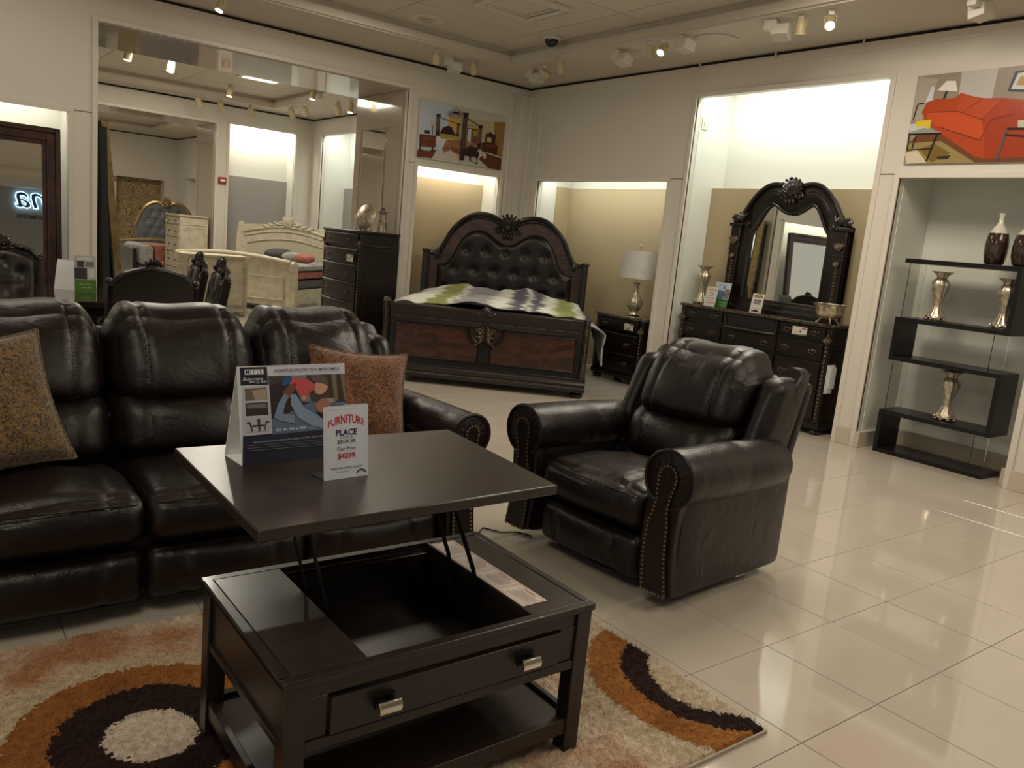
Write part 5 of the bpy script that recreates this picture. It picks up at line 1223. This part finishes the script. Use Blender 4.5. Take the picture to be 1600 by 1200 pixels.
P = Print(.155, .29, srgb(160, 160, 156)); P.rect(0, 0, .155, .10, srgb(70, 104, 40)); P.rect(.0, .105, .09, .09, srgb(52, 48, 48)); P.rect(.10, .12, .05, .07, srgb(190, 190, 186)); P.rect(.02, .20, .05, .05, srgb(60, 56, 56)); P.rect(.08, .205, .06, .04, srgb(110, 106, 104)); P.rect(.02, .255, .11, .025, srgb(190, 190, 190))
P.text('Relax more,', .075, .06, .018, srgb(170, 196, 120), 0, .3); P.text('worry less.', .085, .035, .018, srgb(170, 196, 120), 0, .3)
lstand('brochure_stand', 'brochure stand with green base on the dining table', (1.12, 7.22, .7605), 0, .155, .29, P)
t = thing('tent_card', 'plain white tent card beside the green brochure on the dining table', 'sign', (1.00, 7.42, .7605), math.radians(-30))
b = B(); b.prism([(0, 0), (.07, .24), (.073, .24), (.004, 0)], 0, .17, 'x'); b.prism([(.14, 0), (.07, .24), (.067, .24), (.136, 0)], 0, .17, 'x'); obj('card', b, M['white'], t)
t = thing('acrylic_sign_holder', 'clear acrylic sign holder left of the dark chair seen from behind', 'sign holder', (1.36, 7.0, .7605), math.radians(-60)); b2 = B(); b2.box(0, .15, 0, .004, 0, .22); b2.box(0, .15, 0, .08, 0, .003); obj('acrylic_holder', b2, M['glass'], t)

# ---------------------------------------------------------------- ornaments on the chest
t = thing('display_plate', 'antique silver plate tilted on a stand on top of the tall chest', 'plate', (4.50, 9.00, 1.44), math.radians(-72))
b = B(); b.M = Matrix.Translation((0, 0, .17)) @ Matrix.Rotation(math.radians(78), 4, 'X'); b.lathe([(.0, .012), (.07, .012), (.085, .0), (.15, -.012), (.155, -.006), (.15, .0), (.088, .012), (.07, .022), (0, .022)], 36); obj('plate', b, M['silver'], t)
b = B(); b.tube([(-.06, -.03, .03), (-.04, 0, .0), (-.05, .06, .0), (0, .05, .2)], .005, 6); b.tube([(.06, -.03, .03), (.04, 0, .0), (.05, .06, .0), (0, .05, .2)], .005, 6); obj('stand', b, M['carvg'], t)
t = thing('candle_holder', 'distressed silver candle holder beside the plate on the tall chest', 'candle holder', (4.64, 8.82, 1.44))
b = B(); b.lathe([(.075, 0), (.07, .02), (.062, .06), (.05, .15), (.042, .20), (.045, .225), (.065, .235), (.065, .25), (.02, .25)], 8); obj('body', b, mat('distressed_silver', (.42, .38, .30), .4, .5, col2=(.12, .10, .07), vs=35), t)
b = B(); b.lathe([(.018, 0), (.018, .045)], 10, (0, 0, .25)); obj('cup', b, M['carvg'], t)
b = B(); b.lathe([(.02, 0), (.011, .20)], 4, (4.50, 9.25, 1.44)); solo('obelisk', b, M['white'], 'slim white obelisk at the back of the tall chest', 'ornament', smooth=False)

# ---------------------------------------------------------------- wall and ceiling fittings
def alarm(label, x, y, z):
    t = thing('fire_alarm', label, 'alarm', (x, y, z)); b = B(); b.box(-.07, .07, -.05, 0, -.06, .06); obj('housing', b, M['red'], t, bev=.008)
    b = B(); b.cushion(-.045, .045, -.075, -.04, -.022, .02, .015, n=5); obj('strobe', b, M['white'], t, 'white strobe')
alarm('red fire alarm with white strobe beside the far grey niche', 4.86, 15.655, 2.09)
alarm('small red fire alarm on the most distant wall beside the gold mirror', 4.80, 24.98, 2.16)
b = B(); b.box(XR+.10, XR+.20, 5.918, 5.926, 2.82, 2.98); b.box(XR+.13, XR+.17, 5.914, 5.92, 2.86, 2.94); solo('wall_switch', b, M['lampw'], 'white wall plate high on the left side of the tall niche', 'wall plate', smooth=False, bev=.003)
for k, y in enumerate((5.94, 5.03, 4.146)):
    b = B(); b.tube([(XR-.016, y, ZC-.005), (XR-.020, y, ZC-.04)], .012, 6); b.ball((XR-.022, y, ZC-.05), .016, 6, 4)
    solo('ceiling_hook', b, M['lampw'], ['small white ceiling hook over the left edge of the tall niche', 'small white ceiling hook over the middle of the tall niche', 'small white ceiling hook over the right end of the tall niche'][k], 'hook')
for k, (x, y, z, l_) in enumerate(((5.30, 6.76, ZU, 0), )): pass
t = thing('dome_camera', 'black dome security camera on the raised ceiling edge', 'camera', (5.50, 7.0, ZU)); 
b = B(); b.lathe([(.10, 0), (.10, -.02), (.085, -.035)], 28); obj('mount', b, M['lampw'], t)
b = B(); b.lathe([(.072, -.03), (.070, -.055), (.058, -.08), (.035, -.098), (.01, -.104)], 24); obj('dome', b, M['smoke'], t)
t = thing('ceiling_speaker', 'round flush ceiling speaker grille left of the square diffuser', 'speaker', (4.345, 7.60, ZU)); 
b = B(); b.lathe([(.19, -.0), (.19, -.006), (.16, -.010), (.10, -.006), (.10, -.012), (.02, -.014)], 40); obj('ring', b, M['lampw'], t)
b = B()
for r in (.03, .055, .08): b.tube([(r*math.cos(a), r*math.sin(a), -.015) for a in np.linspace(0, 2*PI, 20)[:-1]], .004, 5, close=True)
obj('grille', b, M['lampb'], t)
b = B(); b.lathe([(.20, 0), (.20, -.010), (.18, -.014), (.01, -.015)], 40, (6.0, 5.22, ZC)); solo('ceiling_speaker', b, M['ceil'], 'plain round ceiling disc between the track lights over the tall niche', 'speaker')
b = B(); b.lathe([(.06, 0), (.06, -.008), (.02, -.016)], 24, (6.1, 6.35, ZC)); solo('sprinkler_cap', b, M['lampw'], 'small flat sprinkler cap on the ceiling edge', 'sprinkler')
t = thing('air_diffuser', 'square white air diffuser in the raised ceiling', 'vent', (4.62, 6.36, ZU))
for k, (a, c_) in enumerate(((.33, .265), (.235, .215))):
    b = B()
    for q in ((-a, a, -a, -c_), (-a, a, c_, a), (-a, -c_, -c_, c_), (c_, a, -c_, c_)): b.box(*q, -.03+.008*k, -.0)
    obj('frame', b, M['lampw'], t, bev=.006)
b = B(); b.box(-.2, .2, -.2, .2, -.012, -.004); obj('plate', b, M['ceil'], t)

def track_light(label, x, y, z0, az, tilt, style='can', lit=False, s=1.0):
    """hangs from z0; head points at azimuth az, tilt below horizontal"""
    t = thing('track_light', label, 'light', (x, y, z0), az)
    hb = -.105*s
    if style == 'can':
        b = B(); b.box(-.022, .022, -.022, .022, -.05*s, 0); obj('adapter', b, M['lampw'], t, bev=.003)
        b = B(); b.tube([(.0, -.05*s, hb), (.0, -.05*s, hb+.045*s), (0, 0, -.045*s), (0, .05*s, hb+.045*s), (0, .05*s, hb)], .005, 6); obj('yoke', b, M['lampb'], t)
        R = Matrix.Translation((0, 0, hb)) @ Matrix.Rotation(tilt, 4, 'Y') @ Matrix.Rotation(PI/2, 4, 'Y')
        b = B(); b.M = R; b.lathe([(.028*s, -.075*s), (.040*s, -.06*s), (.046*s, -.01*s), (.046*s, .055*s), (.050*s, .06*s), (.050*s, .072*s), (.041*s, .072*s), (.036*s, .05*s)], 20); obj('head', b, M['lampb'], t)
        b = B(); b.M = R; b.lathe([(.036*s, .058*s), (.01, .060*s)], 20); obj('lens', b, M['lens'] if lit else M['lensoff'], t, 'glowing lens' if lit else None)
    else:
        b = B(); b.box(-.035, .035, -.05, .05, -.085, 0); obj('adapter', b, M['lampw'], t, bev=.004)
        R = Matrix.Translation((0, -.09, -.10)) @ Matrix.Rotation(tilt, 4, 'Y')
        b = B(); b.M = R; b.box(-.05, .07, -.07, .07, -.045, .045); obj('head', b, M['lampw'], t, bev=.006)
        b = B(); b.M = R; b.box(.070, .074, -.06, .06, -.036, .036); obj('lens', b, M['lensoff'], t)
    return t
TLS = [((4.77, 8.07), 'can', 0, 60, 40, 'unlit beige can spotlight over the right frame of the wide opening'), ((5.04, 8.26), 'box', 0, 80, 10, 'white box-shaped track light above the bedroom poster, left of a can'),
       ((5.30, 8.12), 'can', 0, 40, 60, 'unlit beige can spotlight just right of the white box light above the poster'), ((5.95, 7.90), 'box', 0, 10, 10, 'white box-shaped track light nearest the room corner'),
       ((5.86, 7.53), 'can', 0, -30, 30, 'unlit beige can spotlight between the corner box light and the next can'), ((5.76, 7.12), 'can', 0, 10, 75, 'unlit beige can spotlight under the dome camera'),
       ((5.82, 6.32), 'box', 0, 0, 20, 'white box-shaped track light above the small tan niche'), ((5.75, 5.79), 'can', 0, 10, 70, 'unlit beige can spotlight beside the lit one, left'),
       ((5.74, 5.62), 'can', 1, 190, 48, 'glowing can spotlight left of the tall niche'), ((5.74, 5.43), 'box', 0, -10, 10, 'white box-shaped track light right of the glowing can'),
       ((5.77, 4.46), 'box', 0, 15, 20, 'white box-shaped track light over the middle of the tall niche'), ((5.79, 4.19), 'can', 0, 10, 80, 'unlit beige can spotlight just right of the middle box light'),
       ((5.79, 3.93), 'can', 1, 215, 42, 'glowing can spotlight over the right edge of the tall niche'), ((6.0, 2.95), 'box', 0, 80, 10, 'white box-shaped track light at the top right over the sofa poster'),
       ((2.46, 8.10), 'can', 1, 200, 65, 'glowing can spotlight at the top left above the wide opening')]
for (x, y), sty, lit, az, ti, lb in TLS: track_light(lb, x, y, ZC, math.radians(az), math.radians(ti), sty, bool(lit), .85)
TL2 = [((3.235, 12.9), ZU, 1, 'glowing downlight on the second room ceiling, left of centre'), ((4.52, 14.27), ZU, 1, 'glowing downlight on the second room ceiling near the diffuser'), ((2.6, 12.6), ZU, 1, 'glowing downlight at the upper left in the second room'), ((5.40, 12.9), ZU, 1, 'glowing angled spotlight at the right of the second room ceiling'),
       ((4.22, 15.0), ZC, 0, 'unlit spotlight on the second room ceiling edge, farthest left'), ((4.65, 15.15), ZC, 0, 'unlit spotlight on the second room ceiling edge above the fire alarm'), ((5.2, 15.2), ZC, 0, 'unlit spotlight above the far grey-panel niche'), ((5.65, 14.4), ZC, 0, 'unlit spotlight at the second room corner'), ((5.64, 13.8), ZC, 0, 'unlit spotlight beside the second room corner, nearer'), ((5.84, 12.9), ZC, 0, 'unlit spotlight high over the second room side niche'), ((5.88, 12.5), ZC, 1, 'glowing spotlight over the second room side niche')]
for (x, y), z, lit, lb in TL2: track_light(lb, x, y, z, math.radians(200 if lit else 40), math.radians(80 if lit else 50), 'can', bool(lit), 1.1)
t = thing('ceiling_troffer', 'lit square ceiling panel in the second room', 'light', (4.6, 12.95, ZU)); b = B(); b.box(-.32, .32, -.30, .30, -.02, 0); obj('frame', b, M['lampw'], t, bev=.006)
b = B(); b.box(-.25, .25, -.23, .23, -.026, -.018); obj('diffuser', b, mat('lit_panel', (1, .9, .7), .5, emit=1.6), t)

# ================================================================ FURNITURE IN THE ROOMS BEYOND
CR = M['cream']
def cream_bed():
    t = thing('cream_sleigh_bed', 'cream painted sleigh bed with carved crest in the second room', 'bed', (4.40, 13.30, 0), math.radians(-47))
    b = B(); b.field(-.98, .98, lambda x: .15, lambda x: 1.33+.06*math.cos(x*1.6), lambda x, z, u, v: .03+.04*v*v-1.9, 30, 8, back=1.98); obj('headboard', b, CR, t)
    b = B(); b.field(-.80, .80, lambda x: .5, lambda x: .98+.16*math.cos(x*1.7), lambda x, z, u, v: .055-1.9, 24, 6, back=1.92); obj('headboard_panel', b, M['creamd'], t)
    for r, dz, wd in ((.022, .24, .88), (.012, .16, .86), (.010, .02, .80)):
        b = B(); b.tube([(x, 1.9-.075, .98+dz-.02+.15*math.cos(x*1.7)) for x in np.linspace(-wd, wd, 40)], r, 8); obj('headboard_moulding', b, CR, t)
    b = B(); crest(b, (0, 1.9-.07, 1.34), .42, .24, .04, 9)
    for sx in (-1, 1):
        for k in range(3): b.leaf((sx*(.14+.11*k), 1.83, 1.38-.03*k), math.radians(90-sx*80), .14, .028, .03, .2*sx)
    obj('crest_carving', b, CR, t)
    for sg in (-1, 1):
        b = B(); b.prism([(1.84, .0), (1.84, 1.0), (1.87, 1.2), (1.93, 1.38), (2.0, 1.38), (1.98, 1.0), (1.96, 0)], sg*.99-.04, sg*.99+.04, 'x'); obj('headboard_post', b, CR, t, bev=.008)
        b = B(); b.prism([(-.02, 0), (.0, .30), (-.01, .55), (-.08, .70), (-.10, .80), (-.04, .84), (.05, .80), (.09, .55), (.09, 0)], sg*1.0-.045, sg*1.0+.045, 'x'); obj('footboard_post', b, CR, t, bev=.01)
        b = B(); b.box(sg*.96-.02, sg*.96+.02, .08, 1.86, .12, .36); obj('side_rail', b, CR, t, bev=.004)
    b = B(); b.field(-.96, .96, lambda x: .10, lambda x: .80+.07*math.cos(x*1.55), lambda x, z, u, v: .0+.07*v**3, 30, 10, back=.06); obj('footboard', b, CR, t)
    b = B(); b.tube([(x, -.07, .81+.07*math.cos(x*1.55)) for x in np.linspace(-.97, .97, 40)], .038, 10); obj('rope_rail', b, CR, t)
    for x0, x1 in ((-.85, -.05), (.05, .85)):
        b = B(); b.tube([(x0, -.012, .2), (x1, -.012, .2), (x1, -.014, .56), (x0, -.014, .56)], .010, 6, close=True); obj('panel_moulding', b, CR, t)
    b = B(); b.cushion(-.93, .93, .12, 1.82, .36, .52, .04, n=6); obj('box_spring', b, mat('grey_fabric', (.10, .11, .10), .8), t)
cream_bed()
Mx = Matrix.Translation((4.40, 13.30, 0)) @ Matrix.Rotation(math.radians(-47), 4, 'Z')
t = thing('bed_cover', 'white and coral bedspread on the cream bed', 'bedding', (4.40, 13.30, 0), math.radians(-47))
b = B(); b.cushion(-.95, .95, .13, 1.80, .525, .66, .05, (0, 0, .0), 10); obj('skirt_band', b, M['bedred'], t)
b = B(); b.cushion(-.97, .97, .12, 1.81, .66, .77, .05, (0, 0, .02), 10, lambda x, y, z, u, v, w_: (x, y, z+.01*noise.noise(Vector((x*8, y*8, 0))))); obj('quilt', b, M['bedcl'], t)
for k, (x, y, mt, lb, sz) in enumerate(((.05, 1.45, M['greyv'], 'grey satin pillow on the cream bed', (.28, .10, .10)), (.42, 1.2, M['bedcl'], 'pale grey bolster on the cream bed, middle one', (.20, .09, .085)), (.72, 1.0, M['bedred'], 'dark red bolster on the cream bed, nearest the chest', (.20, .09, .085)))):
    b = B(); p = Mx @ Vector((x, y, .79+sz[2]*.8)); b.M = Matrix.Translation(p) @ Matrix.Rotation(math.radians(-10-20*k), 4, 'Z'); b.ball((0, 0, 0), sz, 18, 12); solo('pillow', b, mt, lb, 'pillow')
case('cream_cabinet', 'cream cabinet with corner columns behind the two side-facing dining chairs', 'cabinet', (3.72, 12.1, 0), 0, .92, .45, .885, [(.14, .82)], CR, CR, cols=2, carve=CR, hdl=False)
case('cream_chest', 'tall cream chest with knobs at the far opening', 'chest of drawers', (4.13, 16.10, 0), math.radians(-90), .95, .50, 1.40, [(.14, .42), (.43, .70), (.71, .97), (.98, 1.20), (1.22, 1.34)], CR, CR, cols=2, carve=CR)
t = thing('crystal_lamp', 'crystal beaded lamp shade hanging in the second room side niche', 'lamp', (6.93, 13.45, 1.98))
for k in range(9):
    b = B(); z = .34-.036*k
    for a in np.linspace(0, 2*PI, 27)[:-1]: b.ball((.21*math.cos(a+.12*(k % 2)), .21*math.sin(a+.12*(k % 2)), z), (.017, .017, .014), 6, 4)
    obj('bead_row', b, M['glass'] if k % 3 else M['brass'], t, kind='stuff')
b = B(); b.tube([(.0, 0, -1.98), (0, 0, .30), (.0, 0, .46), (.12, 0, .48)], .012, 8); b.lathe([(.14, 0), (.13, .02), (.02, .03)], 20, (0, 0, -1.98)); obj('stem', b, M['black'], t)
b = B(); b.tube([(.21*math.cos(a), .21*math.sin(a), .36) for a in np.linspace(0, 2*PI, 25)[:-1]], .008, 6, close=True); obj('top_ring', b, M['black'], t)
# third room
def tufted_bed(label, loc, rz, s, hb=True):
    t = thing('tufted_bed', label, 'bed', loc, rz)
    tp = smooth_interp([(0, 1.52), (.2, 1.62), (.4, 1.60), (.6, 1.48), (.75, 1.25), (.85, 1.0), (1.2, .9)]); bt_ = [((c_-(r % 2)*.5)*.26, .75+.20*r) for r in range(4) for c_ in range(-2, 4) if abs((c_-(r % 2)*.5)*.26) < .62]
    tf = tufts(bt_, .07, .06, .04)
    b = B(); b.field(-.82*s, .82*s, lambda x: .3, lambda x: tp(x/s)-.05, lambda x, z, u, v: tf(x/s, z)-1.9, 50, 24, back=1.92); obj('tufted_headboard', b, M['greyv'], t)
    b = B(); b.tube([(x*s, 1.86, tp(x)) for x in np.linspace(-.88, .88, 44)], .05, 8); obj('gilt_rail', b, M['gold'], t)
    b = B(); crest(b, (0, 1.84, 1.50), .36, .28, .05, 7); obj('crest_carving', b, M['gold'], t)
    for bx, bz in bt_:
        b = B(); b.ball((bx*s, 1.86, bz), .016, 6, 4); obj('crystal_button', b, M['brass'], t)
    b = B(); b.field(-.9*s, .9*s, lambda x: .15, lambda x: .66+.06*math.cos(x*2), lambda x, z, u, v: tufts([(c_*.24, .3+.14*r) for r in range(3) for c_ in range(-3, 4)], .04, .04, .03)(x, z), 40, 16, back=.04); obj('tufted_footboard', b, M['greyv'], t)
    b = B(); b.tube([(x*s, .0, .68+.06*math.cos(x*2)) for x in np.linspace(-.93, .93, 30)], .04, 8); obj('footboard_rail', b, M['gold'], t)
    for sg in (-1, 1):
        b = B(); b.box(sg*.9*s-.04, sg*.9*s+.04, -.04, .06, 0, .66); obj('footboard_post', b, M['gold'], t); b = B(); b.box(sg*.86*s-.03, sg*.86*s+.03, 0, 1.9, .15, .4); obj('side_rail', b, M['greyv'], t)
    b = B(); b.cushion(-.84*s, .84*s, .08, 1.84, .35, .70, .08, n=6); obj('mattress', b, M['bedcl'], t)
    b = B(); b.cushion(-.86*s, .86*s, .3, 1.2, .62, .73, .05, n=6); obj('dark_throw', b, M['dark'], t)
    return t
tufted_bed('grey tufted bed with gilded crest before the floral wallpaper', (4.85, 20.3, 0), math.radians(-20), .82)
tufted_bed('farther grey tufted bed with lower curved headboard, left of the first', (4.05, 22.2, 0), math.radians(2), .55).scale = (1, 1, .86)
t = thing('striped_bed', 'dark framed bed with coral, grey and white striped cover in the far room', 'bed', (3.62, 17.7, 0), math.radians(-90))
t.scale = (1, 1, .94)
b = B(); b.box(-.75, .75, .0, .07, 0, .72); b.box(-.75, .75, 1.65, 1.72, 0, .95); b.box(-.75, -.70, .07, 1.65, .15, .38); b.box(.70, .75, .07, 1.65, .15, .38); obj('frame', b, M['cherd'], t, bev=.01)
for k, (y0, y1, mt) in enumerate(((.10, .42, M['bedcl']), (.42, .80, M['bedred']), (.80, 1.05, mat('slate_fabric', (.12, .12, .13), .8)), (1.05, 1.60, M['bedcl']))):
    b = B(); b.cushion(-.70, .70, y0, y1, .36, .80, .10 if k in (0, 3) else .02, n=6); obj('cover_stripe', b, mt, t)
